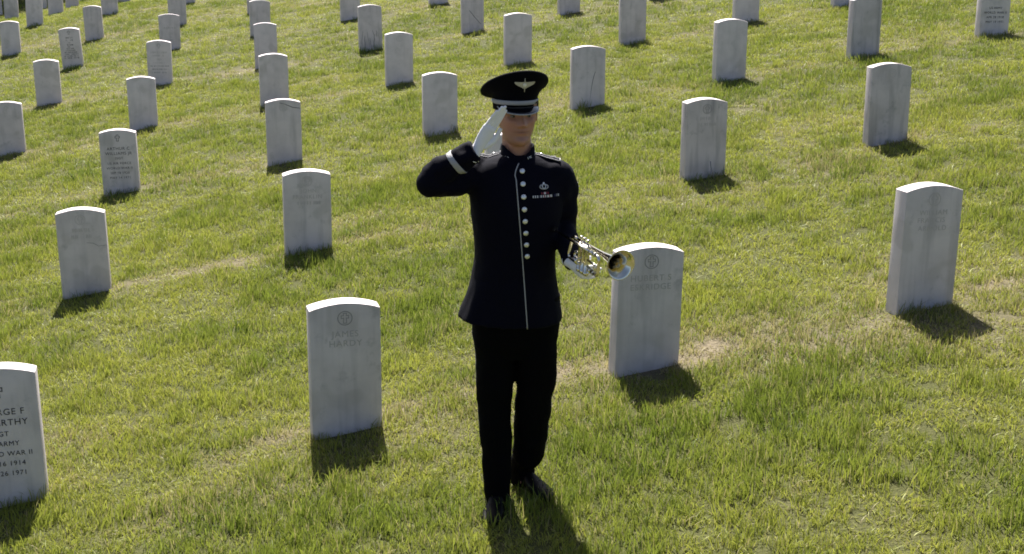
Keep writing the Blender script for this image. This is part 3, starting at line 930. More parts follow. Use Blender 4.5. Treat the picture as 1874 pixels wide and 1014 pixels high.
L_k.new(at_.outputs['Color'], b_.inputs['Base Color'])
b_.inputs['Roughness'].default_value = .5; b_.inputs['Specular IOR Level'].default_value = .35
b_.inputs['Subsurface Weight'].default_value = .12; b_.inputs['Subsurface Radius'].default_value = (.010, .004, .002); b_.inputs['Subsurface Scale'].default_value = .5
SKIN = m
ca = body_me.color_attributes.new('tone', 'FLOAT_COLOR', 'POINT')
nv_ = len(body_me.vertices)
co_ = np.empty(nv_ * 3, np.float32); body_me.vertices.foreach_get('co', co_); co_ = co_.reshape(nv_, 3).astype(float) - np.array(HEAD_C)
hx = co_[:, 0] * math.cos(HYAW) + co_[:, 1] * math.sin(HYAW); hy = -co_[:, 0] * math.sin(HYAW) + co_[:, 1] * math.cos(HYAW); ht = co_[:, 2] / HH
def ng(v, s): return np.exp(-.5 * (v / s) ** 2)
cols = np.tile(np.array((.42, .215, .148)), (nv_, 1))
face_ = ((hy < 0) & (ht > -.1) & (ht < 1)).astype(float)
def tint(f, c):
    global cols
    f = (f * face_)[:, None]
    cols = cols * (1 - f) + np.array(c) * f
tint(ng(hx, .018) * np.maximum(ng(ht - .280, .012), ng(ht - .242, .013)) * (hy < -.07) * .55, (.30, .115, .095))
tint(ng(np.abs(hx) - .042, .016) * ng(ht - .36, .07) * .3, (.43, .175, .125))
tint(ng(hx, .012) * ng(ht - .39, .04) * .3, (.43, .17, .12))
tint(ng(np.abs(hx) - .031, .012) * ng(ht - .592, .012) * .8, (.06, .036, .022))
tint(ng(hx, .0205) * ng(ht - .262, .0058) * (hy < -.07) * .8, (.10, .035, .03))
tint(ng(ht - .13, .09) * (ht < .32) * .16, (.20, .13, .11))
cols = np.concatenate([cols, np.ones((nv_, 1))], 1).astype(np.float32)
ca.data.foreach_set('color', cols.ravel())
from_mesh('body', body_me, SKIN, person)
EYEW = simple_mat('eye_white', (.20, .175, .16), .35); IRIS = simple_mat('iris', (.035, .030, .025), .2)
for s in (-1, 1):
    c = head_local(s * .0305, -.0612, .1180)
    eye = G().ball(c, (.0115, 0, 0), (0, .0105, 0), (0, 0, .0062), 16, 10).build('eye', EYEW, person)
    G().ball(head_local(s * .0305 + .001, -.0708, .1180), (.0042, 0, 0), (0, .0014, 0), (0, 0, .0040), 14, 8).build('iris', IRIS, eye)
# hair: cropped sides and back below the cap
hg = G()
hr = []
for k in range(14):
    t = .42 + .44 * k / 13
    ring = []
    for q in range(64):
        ang = 2 * math.pi * q / 64
        x, y, z = head_point(t, ang)
        front = max(0, -math.sin(ang))
        low = .42 + .30 * min(1, front * 1.6)
        off = .0035 if t > low else -.006
        X, Y = rotz(x * (1 + off / .07), y * (1 + off / .085), HYAW)
        ring.append(HEAD_C + Vector((X, Y, z)))
    hr.append(ring)
hg.loft(hr)
hg.build('hair', HAIR, person)

# ---- jacket
TC = -.004
TOR = [  # z, half width, half depth, centre x, centre y
 (.752, .205, .142, -.012, .005), (.780, .200, .140, -.010, .005), (.84, .188, .134, -.006, .005), (.90, .176, .128, -.003, .004), (.96, .166, .121, 0, .003),
 (1.02, .161, .117, .002, .003), (1.08, .163, .119, .002, .002), (1.15, .172, .124, .004, .002), (1.21, .180, .126, .006, .003), (1.27, .188, .122, .008, .005),
 (1.32, .190, .112, .009, .008), (1.36, .183, .098, .009, .010), (1.388, .160, .084, .009, .011), (1.408, .122, .072, .009, .012), (1.422, .085, .060, .009, .014), (1.428, .055, .046, .009, .016)]
def tor(z):
    return [smooth_interp([(r[0], r[q]) for r in TOR], z) for q in range(1, 5)]
jk = G()
rings = []
for k in range(72):
    z = .752 + (1.428 - .752) * k / 71
    a, b, cx, cy = tor(z)
    ring = ering(cx, cy, z, a, b, YAW, 72, 2.35 if z > .95 else 2.2, 0.06 * math.exp(-((z - 1.24) / .09) ** 2))
    if z < 1.0:      # skirt folds
        for q, p in enumerate(ring):
            p = p + Vector((-.010, 0, .022)) * max(0, (1.0 - z) / .248) ** 1.5 * max(0, (cx - p.x) / .2)
            an = 2 * math.pi * q / 72
            fl = (1.0 - z) * .045
            d = Vector((p.x - cx, p.y - cy, 0)).normalized()
            ring[q] = p + d * fl * (.55 * math.sin(5 * an + 1.1) + .45 * math.sin(9 * an + .4)) * .55
    rings.append(ring)
jk.loft(rings)
def fold_tube(g, pts, rad, n=28, amp=.004, seed=0.0, squash=1.0):
    P = catmull(pts, 7)
    rr = rads(rad, len(P))
    T = [(P[min(k + 1, len(P) - 1)] - P[max(k - 1, 0)]).normalized() for k in range(len(P))]
    a = (Vector((0, 0, 1)) - T[0] * T[0].z); a = a.normalized() if a.length > .1 else Vector((0, 1, 0))
    rings = []
    for k, p in enumerate(P):
        a = (a - T[k] * a.dot(T[k])).normalized(); b = T[k].cross(a)
        ring = []
        for i in range(n):
            an = 2 * math.pi * i / n
            q = Vector((math.cos(an) * 1.3, math.sin(an) * 1.3, k * .33 + seed))
            r = rr[k] + amp * mnoise.noise(q) * 1.6 + amp * .5 * mnoise.noise(q * 2.3)
            ring.append(p + a * (r * math.cos(an)) + b * (r * math.sin(an) * squash))
        rings.append(ring)
    g.loft(rings)
    return P
fold_tube(jk, [(-.105, .012, 1.352), (-.165, -.01, 1.342), (-.240, -.080, 1.332), R_EL + Vector((.012, .004, 0))], [.068, .070, .061, .055], 30, .007, 3.1)
fold_tube(jk, [R_EL + Vector((.004, .004, -.004)), R_EL * .72 + R_WR * .28 + Vector((-.014, 0, .008)), R_EL * .38 + R_WR * .62 + Vector((-.006, 0, .004)), R_WR + Vector((-.006, 0, -.004))], [.055, .054, .048, .041], 30, .006, 9.4)
jk.ball(R_EL, (.054, 0, 0), (0, .054, 0), (0, 0, .053), 24, 16)
fold_tube(jk, [(.115, .012, 1.350), (.168, .012, 1.325), (.188, .048, 1.235), L_EL], [.066, .068, .060, .052], 30, .005, 5.2)
fold_tube(jk, [L_EL, L_EL * .6 + L_WR * .4, L_WR + Vector((0, .015, .002))], [.052, .047, .040], 30, .004, 7.7)
jk.ball(L_EL, (.053, 0, 0), (0, .053, 0), (0, 0, .053), 24, 16)
jacket_me = jk.remesh('jacket', .0062, 4, .5)
ripple(jacket_me, lambda p: (.0048 if p.z < 1.40 else .002) * mnoise.noise(Vector((p.x * 9, p.y * 9, p.z * 6))) + .0024 * mnoise.noise(Vector((p.x * 24, p.y * 24, p.z * 13))))
jacket = from_mesh('jacket', jacket_me, WOOL, person)
bvh = BVHTree.FromPolygons([v.co.copy() for v in jacket_me.vertices], [tuple(p.vertices) for p in jacket_me.polygons])
def on_front(x, z, lift=0.0, d=Vector((0, 1, 0))):
    h = bvh.ray_cast(Vector((x, -.6, z)), d)
    return h[0] + h[1] * lift, h[1]
def on_dir(o, d, lift=0.0):
    h = bvh.ray_cast(Vector(o), Vector(d).normalized())
    if h[0] is None: return None, None
    return h[0] + h[1] * lift, h[1]
def strip(name, pts_n, w, mat, parent, th=.0016):
    """a flat braid along surface points (point, normal)"""
    g = G(); rings = []
    n = len(pts_n)
    for k, (p, nn) in enumerate(pts_n):
        t = (pts_n[min(k + 1, n - 1)][0] - pts_n[max(k - 1, 0)][0]).normalized()
        s = t.cross(nn).normalized()
        rings.append([p - s * w, p - s * w * .8 + nn * th, p + s * w * .8 + nn * th, p + s * w, p + s * w * .8 - nn * .002, p - s * w * .8 - nn * .002])
    g.loft(rings)
    return g.build(name, mat, parent)
# placket piping, curved into the top button
pp = []
for k in range(46):
    z = 1.400 - (1.400 - .757) * k / 45
    x = -.002 + (.051 + .002) * (k / 45) ** .9
    if k < 4: x = -.002 + (.016, .009, .004, .0015)[k]
    pp.append(on_front(x, z, .0004))
strip('front_piping', pp, .0023, SILVER_BRAID, jacket)
bt = G(); bt.lathe((0, 0, 0), (0, 0, 1), [(-.001, .0085), (.0015, .0105), (.0035, .0100), (.0050, .0072), (.0060, .0)], 20)
btm = bt.build('button', SILVER, jacket, True)
b_me = btm.data
bpy.data.objects.remove(btm)
for k in range(8):
    z = 1.372 - (1.372 - 1.044) * k / 7
    x = .0270 + (.0480 - .0270) * k / 7
    p, nn = on_front(x, z, 0)
    ob = from_mesh('button', b_me, None, jacket)
    ob.location = p; ob.rotation_mode = 'QUATERNION'; ob.rotation_quaternion = nn.to_track_quat('Z', 'Y')
# stand collar
def collar_ring(z, off, dip):
    out = []
    for q in range(64):
        an = 2 * math.pi * q / 64
        x = (.0615 + off) * math.cos(an); y = (.0630 + off) * math.sin(an)
        fr = max(0, -math.sin(an))
        zz = z - dip * max(0.0, 1 - math.acos(min(1, fr)) / 1.15)
        X, Y = rotz(x, y, R(10))
        out.append(Vector((.009 + X, .012 + Y - .004 * fr, zz)))
    return out
cg = G()
cg.loft([collar_ring(1.390, .014, .012), collar_ring(1.425, .008, .026), collar_ring(1.459, .0035, .044), collar_ring(1.462, .0015, .046), collar_ring(1.457, -.002, .045), collar_ring(1.395, .002, .012)], True)
collar = cg.build('collar', WOOL, jacket)
cb = BVHTree.FromPolygons([v.co.copy() for v in collar.data.vertices], [tuple(p.vertices) for p in collar.data.polygons])
def text_on(name, body, h, p, nn, upv, mat, parent, spacing=1.0):
    me = text_mesh(body, h / .72, spacing)
    me.transform(Matrix.Scale(1.0, 4))
    z = nn.normalized(); y = (upv - z * upv.dot(z)).normalized(); x = y.cross(z)
    M = Matrix(((x.x, y.x, z.x, p.x), (x.y, y.y, z.y, p.y), (x.z, y.z, z.z, p.z), (0, 0, 0, 1)))
    me.transform(M); me.name = name
    return from_mesh(name, me, mat, parent)
for x in (-.032, .056):
    h = cb.ray_cast(Vector((x, -.5, 1.416)), Vector((0, 1, 0)))
    o_ = text_on('collar_insignia', 'US', .0125, h[0] + h[1] * .001, h[1], Vector((.25 if x < 0 else -.25, 0, 1)), SILVER, collar, 1.0)
# collar lower piping each side
for s in (-1, 1):
    pts = []
    for k in range(6):
        an = R(-90 + s * (58 + k * 4)) if s > 0 else R(-90 - (58 + k * 4))
        z0 = 1.398 + k * .008
        dx, dy = math.cos(an), math.sin(an)
        h = cb.ray_cast(Vector((.009 + dx * .3, .012 + dy * .3, z0)), Vector((-dx, -dy, 0)))
        if h[0] is not None: pts.append((h[0] + h[1] * .0005, h[1]))
    if len(pts) > 2: strip('collar_piping', pts, .0016, SILVER_BRAID, collar, .001)
# shoulder boards
for s in (-1, 1):
    g = G(); g2 = G()
    a0 = Vector((.009 + s * .070, .012, 1.5)); a1 = Vector((.009 + s * .165, .010, 1.5))
    top, edge1, edge2 = [], [], []
    for k in range(10):
        t = k / 9
        c = a0.lerp(a1, t)
        ww = .019 + .010 * t
        row = []
        for q in (-1, -.5, 0, .5, 1):
            p, nn = on_dir(c + Vector((0, q * ww, 0)), (0, 0, -1))
            row.append((p, nn))
        zc = max(r[0].z for r in row) + .0045
        top.append([Vector((r[0].x, r[0].y, zc - .004 * abs(qq) ** 2)) for r, qq in zip(row, (-1, -.5, 0, .5, 1))])
    vs_, fs = [], []
    for r in top:
        vs_ += r
    o = len(vs_)
    for r in top: vs_ += [p - Vector((0, 0, .004)) for p in r]
    for k in range(9):
        for q in range(4):
            i = k * 5 + q
            fs.append((i, i + 1, i + 6, i + 5)); fs.append((o + i + 5, o + i + 6, o + i + 1, o + i))
        for q in (0, 4):
            i = k * 5 + q; fs.append((i, i + 5, o + i + 5, o + i))
    for k in (0, 9):
        for q in range(4):
            i = k * 5 + q; fs.append((i, i + 1, o + i + 1, o + i))
    bd = G().add(vs_, fs).build('shoulder_board', WOOL, jacket)
    for q in (0, 4):
        G().tube([r[q] + Vector((0, 0, .0006)) for r in top], .0019, 8).build('board_piping', SILVER_BRAID, bd)
    G().tube([top[9][q] + Vector((0, 0, .0006)) for q in range(5)], .0019, 8).build('board_piping', SILVER_BRAID, bd)
    pc = top[2][2]
    G().lathe(pc, (0, 0, 1), [(-.001, .0045), (.002, .005), (.0035, .003), (.004, 0)], 14).build('board_button', SILVER, bd)
    ins = top[6][2] + Vector((0, 0, .0012))
    G().tube([ins + Vector((s * .014 * math.cos(a), .011 * math.sin(a), 0)) for a in [R(d) for d in range(-120, 121, 20)]], .0012, 6).build('board_insignia', SILVER_BRAID, bd)
# silver cuff band on the raised forearm, shaped on the sleeve
ax0 = R_EL * .42 + R_WR * .58; axd = (R_WR - R_EL).normalized()
def cuff_band(c, d, w, name):
    ref = Vector((0, 1, 0)); a = (ref - d * ref.dot(d)).normalized(); b = d.cross(a)
    pts = []
    for k in range(49):
        an = 2 * math.pi * k / 48
        dr = a * math.cos(an) + b * math.sin(an)
        h = bvh.ray_cast(c + dr * .016, dr, .12)
        if h[0] is not None and (h[0] - c).length < .078:
            pts.append((h[0] + h[1] * .0006, h[1]))
        elif len(pts) > 3: break
    return strip(name, pts, w, SILVER_BRAID, jacket, .0012) if len(pts) > 3 else None
cuff_band(ax0, axd, .0115, 'cuff_braid')
# chevrons on the left sleeve
for k in range(4):
    z0 = 1.285 - k * .014
    pts = []
    for q in range(9):
        v = -1 + q / 4
        p, nn = on_dir((.6, .066 + v * .036, z0 + (abs(v)) * .022), (-1, 0, 0), .0006)
        if p is not None: pts.append((p, nn))
    if len(pts) > 4: strip('sleeve_chevron', pts, .0028, SILVER_BRAID, jacket, .001)
# chest badge and ribbons
bp_, bn_ = on_front(.110, 1.312, .001)
bx_ = Vector((0, 0, 1)).cross(bn_).normalized(); bx_ = bx_ if bx_.x > 0 else -bx_
bz_ = bn_.cross(bx_); bz_ = bz_ if bz_.z > 0 else -bz_
bg_ = G()
bg_.tube([bp_ + bx_ * (.0165 * math.cos(a)) + bz_ * (.0085 * math.sin(a)) + bn_ * .001 for a in [2 * math.pi * k / 24 for k in range(24)]], .0026, 8, closed=True)
badge = bg_.build('music_badge', SILVER_BRAID, jacket)
G().tube([bp_ + bx_ * x + bz_ * z + bn_ * .002 for x, z in ((-.005, .010), (-.007, .002), (-.004, -.006), (.004, -.006), (.007, .002), (.005, .010))], .0017, 8).build('lyre', SILVER, badge)
G().ball(bp_ + bz_ * .013 + bn_ * .002, bx_ * .004, bn_ * .002, bz_ * .005).build('badge_star', SILVER, badge)
RB = {c: simple_mat('ribbon_' + c, v, .8) for c, v in dict(red=(.22, .02, .025), white=(.55, .54, .54), navy=(.01, .012, .05), gold=(.40, .26, .05), grey=(.22, .22, .24)).items()}
def ribbon(x, z, w, h, cols_):
    n = len(cols_)
    p, nn = on_front(x, z, .0022)
    ex = Vector((0, 0, 1)).cross(nn).normalized(); ex = ex if ex.x > 0 else -ex
    ez = nn.cross(ex); ez = ez if ez.z > 0 else -ez
    base = G().box(p - nn * .0012, ex * (w / 2), nn * .001, ez * (h / 2)).build('ribbon', RB['navy'], jacket, False)
    for k, c in enumerate(cols_):
        if c == 'navy': continue
        G().box(p + ex * (w * ((k + .5) / n - .5)) + nn * .0004, ex * (w / n / 2 * .96), nn * .0006, ez * (h / 2 * .94)).build('ribbon_stripe', RB[c], base, False)
ribbon(.1135, 1.2885, .030, .0085, ['red', 'navy', 'red', 'white', 'white', 'red', 'navy', 'red'])
for k, cc in enumerate((['white', 'navy', 'white', 'navy', 'white', 'navy'], ['grey', 'white', 'navy', 'white', 'red', 'white'], ['white', 'white', 'red', 'white', 'white', 'navy'], ['navy', 'navy', 'grey', 'navy', 'white', 'navy'])):
    ribbon(.0795 + k * .0268, 1.2775, .0260, .0095, cc)

# ---- trousers
tg = G()
def leg(pts, rad, seed):
    fold_tube(tg, pts, rad, 30, .004, seed)
leg([(-.080, .005, .86), (-.080, .002, .70), (-.078, -.004, .50), (-.074, -.012, .30), (-.068, -.030, .13), (-.062, -.045, -.010)], [.090, .085, .074, .064, .058, .055], 1.0)
leg([(.090, .012, .86), (.092, .016, .70), (.088, .026, .50), (.074, .046, .32), (.062, .062, .20), (.054, .068, .150), (.038, .085, .115), (.034, .090, .020)], [.094, .088, .078, .072, .068, .064, .052, .050], 4.0)
tg.loft([ering(.005, .006, z, a, b, YAW, 40, 2.6) for z, a, b in ((.60, .14, .06), (.66, .165, .085), (.74, .172, .10), (.86, .165, .105), (1.0, .145, .095))])
trousers_me = tg.remesh('trousers', .0065, 3, .5)
ripple(trousers_me, lambda p: .0062 * mnoise.noise(Vector((p.x * 7, p.y * 7, p.z * 8))) + .0030 * mnoise.noise(Vector((p.x * 17, p.y * 17, p.z * 22))))
trousers = from_mesh('trousers', trousers_me, WOOL_T, person)
tb = BVHTree.FromPolygons([v.co.copy() for v in trousers_me.vertices], [tuple(p.vertices) for p in trousers_me.polygons])
for s in (-1, 1):
    pts = []
    for k in range(40):
        z = .80 - .70 * k / 39
        yy = .004 - .015 * k / 39 if s < 0 else .014 + .06 * k / 39
        h = tb.ray_cast(Vector((s * .6, yy, z)), Vector((-s, 0, 0)))
        if h[0] is not None: pts.append((h[0] + h[1] * .0004, h[1]))
    strip('trouser_stripe', pts, .0060, SILVER_BRAID, trousers, .0008)
# ---- shoes
def shoe(hx, hy, hz, yaw, nm='shoe'):
    g = G(); L = .275
    rings = []
    for k in range(19):
        t = k / 18
        s_ = t * L
        w = smooth_interp([(0, .012), (.06, .029), (.2, .034), (.4, .033), (.65, .045), (.82, .041), (.94, .024), (1, .006)], t)
        h = smooth_interp([(0, .03), (.06, .068), (.22, .082), (.36, .078), (.52, .062), (.7, .05), (.88, .040), (1, .018)], t)
        ring = []
        for q in range(20):
            an = 2 * math.pi * q / 20
            c, s2 = math.cos(an), math.sin(an)
            zz = h / 2 + h / 2 * math.copysign(abs(s2) ** .7, s2)
            X, Y = rotz(w * math.copysign(abs(c) ** .8, c), -s_ + .06, yaw)
            ring.append(Vector((hx + X, hy + Y, hz + zz)))
        rings.append(ring)
    g.loft(rings)
    return g.build(nm, LEATHER, person)
shoe(-.064, -.045, -.034, R(-8))
shoe(.044, .092, .004, R(32))

# ---- gloves
def hand(wrist, d, wv, nv, fingers, thumb, palm_len=.092, nm='glove', cuff=.045, ws=1.0):
    """d: wrist to knuckles, wv: towards the thumb side, nv: out of the palm"""
    g = G(); wrist = Vector(wrist); d = Vector(d).normalized(); wv = Vector(wv); wv = (wv - d * wv.dot(d)).normalized(); nv = Vector(nv); nv = (nv - d * nv.dot(d) - wv * nv.dot(wv)).normalized()
    def P(a, b, c): return wrist + d * a + wv * b + nv * c
    rings = []
    for a, w, h in ((-cuff, .0335, .0285), (-cuff * .5, .031, .026), (0, .0285, .0225), (.018, .031, .021), (.04, .0365, .019), (.07, .0405, .0165), (.09, .0405, .0145), (.100, .036, .011)):
        w *= ws
        rings.append([P(a, w * math.cos(2 * math.pi * k / 28), h * math.sin(2 * math.pi * k / 28)) for k in range(28)])
    g.loft(rings)
    for (b0, lens, r0, curl, spread, drop) in fingers:
        p = P(palm_len - .012, b0 * ws, 0.0); path = [p]; rad = [r0 * 1.05]; ang = 0.0
        dirs = d
        for seg, (ln, cu) in enumerate(zip(lens, curl)):
            ang += cu
            dd = (d * math.cos(ang) + nv * math.sin(ang) + wv * spread).normalized()
            for s in (.5, 1.0):
                path.append(p + dd * ln * s); rad.append(r0 * (1 - .09 * (seg + s)))
            p = p + dd * ln
        path.append(p + dd * r0 * .55); rad.append(r0 * .42)
        g.tube(path, rad, 14)
    p0, pts, r0 = thumb
    path = [P(*q) for q in pts]
    g.tube(catmull(path, 4), rads(r0, (len(path) - 1) * 4 + 1), 14)
    me = g.remesh(nm, .0016, 2, .4)
    ripple(me, lambda p: .0008 * mnoise.noise(p * 50) + .0003 * mnoise.noise(p * 110))
    return from_mesh(nm, me, GLOVE, person), P
tipR = Vector((-.030, -.152, 1.656))
dR = (tipR - R_WR).normalized()
gl, PR = hand(R_WR, dR, (.73, .50, -.45), (.45, -.86, -.22),
   [(.0285, (.046, .029, .024), .0080, (.03, .04, .05), -.035, 0), (.0095, (.051, .033, .026), .0082, (.03, .04, .05), -.01, 0), (-.0095, (.047, .031, .025), .0079, (.03, .05, .06), .02, 0), (-.0275, (.037, .024, .021), .0072, (.04, .06, .08), .055, 0)],
   (None, [(.018, .016, .004), (.045, .033, .008), (.075, .0410, .008), (.112, .0390, .006)], [.015, .0125, .0105, .0080], ), ws=.74)
# stitched points on the back of the glove and folds at the wrist
for k in range(3):
    G().tube([PR(.030 + .011 * q, -.016 + k * .016 + .0005 * q, -.0185 + .0004 * q) for q in range(6)], .0011, 6).build('glove_stitching', GLOVE, gl)
G().tube([PR(-.035, .029 * math.cos(a), 0.0285 * math.sin(a)) for a in [2 * math.pi * k / 28 for k in range(28)]], .0022, 8, closed=True).build('glove_hem', GLOVE, gl)
gl2, PL = hand(L_WR, (.36, -.90, -.12), (-.10, -.02, 1), (.92, .38, .10),
   [(.031, (.034, .026, .020), .0086, (.45, .75, .70), .03, 0), (.0105, (.038, .028, .021), .0088, (.50, .80, .70), .01, 0), (-.0105, (.035, .027, .020), .0086, (.58, .85, .75), -.015, 0), (-.030, (.028, .021, .018), .0078, (.68, .85, .8), -.04, 0)],
   (None, [(.018, .016, .006), (.042, .036, .012), (.062, .044, .026), (.078, .044, .040)], [.015, .0125, .0105, .0082]), ws=.74)

# ---- cap
CB = Vector((-.001, .004, 1.600))
CYAW = R(13)
def capring(z, a, b, tilt=0.0, oy=0.0, side=0.0, n=72):
    out = []
    for k in range(n):
        an = 2 * math.pi * k / n
        x, y = a * math.cos(an), b * math.sin(an) + oy
        X, Y = rotz(x, y, CYAW)
        out.append(CB + Vector((X - .010 * tilt, Y, z - tilt * y + side * x)))
    return out
cg = G()
cg.loft([capring(.0, .0835, .1010), capring(.012, .0850, .1025), capring(.046, .0860, .1030, .02), capring(.056, .0930, .1080, .14, 0, .02), capring(.064, .1080, .1170, .30, -.004, .05),
         capring(.072, .1225, .1270, .39, -.006, .055), capring(.079, .1290, .1320, .44, -.007, .06), capring(.085, .1300, .1335, .46, -.007, .06), capring(.091, .1270, .1310, .47, -.007, .06), capring(.098, .113, .118, .47, -.006, .06), capring(.106, .08, .085, .47, -.005, .06), capring(.110, .04, .04, .47, -.005, .06), capring(.111, .01, .01, .47, -.004, .06)])
cap = cg.build('peaked_cap', CAPWOOL, person)
cap['label'] = 'black peaked service cap with silver braid and winged badge'
capb = BVHTree.FromPolygons([v.co.copy() for v in cap.data.vertices], [tuple(p.vertices) for p in cap.data.polygons])
# silver chin braid round the front
def cap_front(an, z):
    x, y = math.sin(an), -math.cos(an)
    X, Y = rotz(x, y, CYAW)
    h = capb.ray_cast(CB + Vector((X * .3, Y * .3, z)), Vector((-X, -Y, 0)))
    return h[0], h[1]
strip('cap_braid', [(lambda q: (q[0] + q[1] * .0012, q[1]))(cap_front(R(a), .0325)) for a in range(-92, 93, 4)], .0085, SILVER_BRAID, cap, .0016)
for a in (-94, 94):
    p, nn = cap_front(R(a), .0325)
    G().lathe(p, nn, [(-.001, .006), (.003, .0075), (.006, .005), (.007, 0)], 14).build('cap_button', SILVER, cap)
# visor
vg = G(); vtop, vedge = [], []
nV = 33
rows = []
for k in range(nV):
    an = R(-66 + 132 * k / (nV - 1))
    s, c = math.sin(an), math.cos(an)
    ext = .046 * max(0.0, 1 - (an / R(66)) ** 2) ** .75
    row = []
    for q in range(7):
        t = q / 6
        x = (.0850 + ext * .18 * t) * s; y = -(.1025 * c + ext * t)
        z = .022 - (.019 * t + .007 * t * t) * (ext / .046) - .010 * (1 - c)
        X, Y = rotz(x, y, CYAW)
        row.append(CB + Vector((X, Y, z)))
    rows.append(row)
vs_ = [p for r in rows for p in r]; o = len(vs_)
vs_ += [p - Vector((0, 0, .003)) for r in rows for p in r]
fs = []
for k in range(nV - 1):
    for q in range(6):
        i = k * 7 + q
        fs += [(i, i + 1, i + 8, i + 7), (o + i + 7, o + i + 8, o + i + 1, o + i)]
    i = k * 7
    fs += [(i + 6, o + i + 6, o + i + 13, i + 13), (i, i + 7, o + i + 7, o + i)]
visor = vg.add(vs_, fs).build('visor', PATENT, cap)
G().tube([r[6] - Vector((0, 0, .0015)) for r in rows], .0026, 8).build('visor_trim', SILVER_BRAID, visor)
# winged badge
wp = [(0, .010), (.010, .0085), (.034, .0105), (.036, .008), (.032, .003), (.024, -.002), (.012, -.007), (.004, -.0115), (0, -.012)]
wp = [(x * 1.12, z * 1.18) for x, z in wp]
poly = [(-x, z) for x, z in wp] + [(x, z) for x, z in wp[::-1]][1:-1]
pb, nb = cap_front(R(3), .104)
bx2 = Vector((0, 0, 1)).cross(nb).normalized(); bx2 = bx2 if bx2.x > 0 else -bx2
bz2 = nb.cross(bx2); bz2 = bz2 if bz2.z > 0 else -bz2
nb2 = Vector((nb.x, nb.y, nb.z * .3)).normalized(); bz3 = (Vector((0, 0, 1)) - nb2 * nb2.z).normalized()
wing = G().prism(poly, pb + nb2 * .004, bx2, bz3, nb2, .003).build('cap_badge', BADGE, cap, False)
G().ball(pb + nb2 * .0075, bx2 * .0022, nb2 * .002, bz3 * .028, 10, 12).build('badge_propeller', BADGE, wing)
G().ball(pb + nb2 * .0075 + bz3 * (-.001), bx2 * .0075, nb2 * .0022, bz3 * .0085, 14, 8).build('badge_shield', SILVER, wing)

# ------------------------------------------------------------------ trumpet
m, nt, N_, L_k, b_ = new_mat('silver_plate')
b_.inputs['Base Color'].default_value = (.76, .69, .56, 1); b_.inputs['Metallic'].default_value = 1.0; b_.inputs['Roughness'].default_value = .13
PLATE = m
M0 = Vector((.163, -.070, 1.146)); B0 = Vector((.362, -.505, 1.108))
X_ = (B0 - M0).normalized(); Z_ = (Vector((.02, 0, 1)) - X_ * X_.dot(Vector((.02, 0, 1)))).normalized(); Y_ = Z_.cross(X_)
PO = Vector(person.location)
trumpet = empty('trumpet', PO + M0)
tag(trumpet, "silver trumpet with flared bell held low in the person's gloved left hand", 'trumpet')
def tp(x, y, z): return X_ * x + Y_ * y + Z_ * z
TL = (B0 - M0).length
def arc(c, r, a0, a1, y0, n=11, y1=None):
    y1 = y0 if y1 is None else y1
    return [tp(c[0] + r * math.cos(R(a0 + (a1 - a0) * k / (n - 1))), y0 + (y1 - y0) * k / (n - 1), c[1] + r * math.sin(R(a0 + (a1 - a0) * k / (n - 1)))) for k in range(n)]
bx0 = .150
prof = [(bx0, .0062), (.26, .0068), (.32, .0085), (.36, .0112), (.392, .0150), (.418, .0205), (.438, .0262), (.452, .0328), (.463, .0405), (.470, .0480), (TL, .0550)]
inner = [(d + .0006, max(r - .0012, .004)) for d, r in prof[::-1]]
g = G(); g.lathe(tp(0, .016, 0), X_, prof + inner, 40); bell = g.build('bell', PLATE, trumpet)
G().tube([tp(TL, .016 + .0551 * math.cos(a), .0551 * math.sin(a)) for a in [2 * math.pi * k / 48 for k in range(48)]], .0017, 8, closed=True).build('bell_rim', PLATE, bell)
G().tube([tp(bx0, .016, 0)] + arc((.118, -.018), .018, 90, 180, .016, 7) + arc((.118, -.067), .018, 180, 270, .006, 7) + [tp(.19, .002, -.085), tp(.202, 0, -.085)], .0062, 12).build('bell_bow', PLATE, trumpet)
G().tube([tp(.055, -.016, 0), tp(.2, -.016, 0), tp(.345, -.016, 0)], [.0052, .0056, .0060], 12).build('leadpipe', PLATE, trumpet)
G().tube([tp(.345, -.016, 0)] + arc((.362, -.016), .016, 90, 0, -.016, 7) + arc((.362, -.058), .014, 0, -90, -.016, 7) + [tp(.32, -.013, -.072), tp(.286, -.004, -.072)], .0066, 12).build('tuning_slide', PLATE, trumpet)
for x in (.335, .305):
    G().lathe(tp(x, -.016, 0), X_, [(0, .006), (.001, .0082), (.012, .0082), (.013, .006)], 16).build('ferrule', PLATE, trumpet)
    G().lathe(tp(x - .004, -.013, -.072), X_, [(0, .006), (.001, .0082), (.012, .0082), (.013, .006)], 16).build('ferrule', PLATE, trumpet)
G().lathe(tp(0, -.016, 0), X_, [(0, .008), (.0, .0120), (.003, .0135), (.006, .0130), (.016, .0115), (.024, .0078), (.034, .0050), (.060, .0045), (.085, .0048)], 20).build('mouthpiece', PLATE, trumpet)
for k, x in enumerate((.202, .229, .256)):
    vc = G().lathe(tp(x, 0, -.108), Z_, [(0, .0), (.0, .0085), (.002, .0112), (.012, .0112), (.013, .0098), (.100, .0098), (.101, .0112), (.112, .0112), (.114, .0085), (.114, 0)], 20).build('valve_casing', PLATE, trumpet)
    G().lathe(tp(x, 0, .006), Z_, [(0, .003), (.020, .003), (.0205, .0085), (.024, .0085), (.025, .0)], 16).build('finger_button', PLATE, vc)
    G().lathe(tp(x, 0, -.108), -Z_, [(0, .007), (.003, .0055), (.004, .003), (.006, 0)], 14).build('bottom_cap', PLATE, vc)
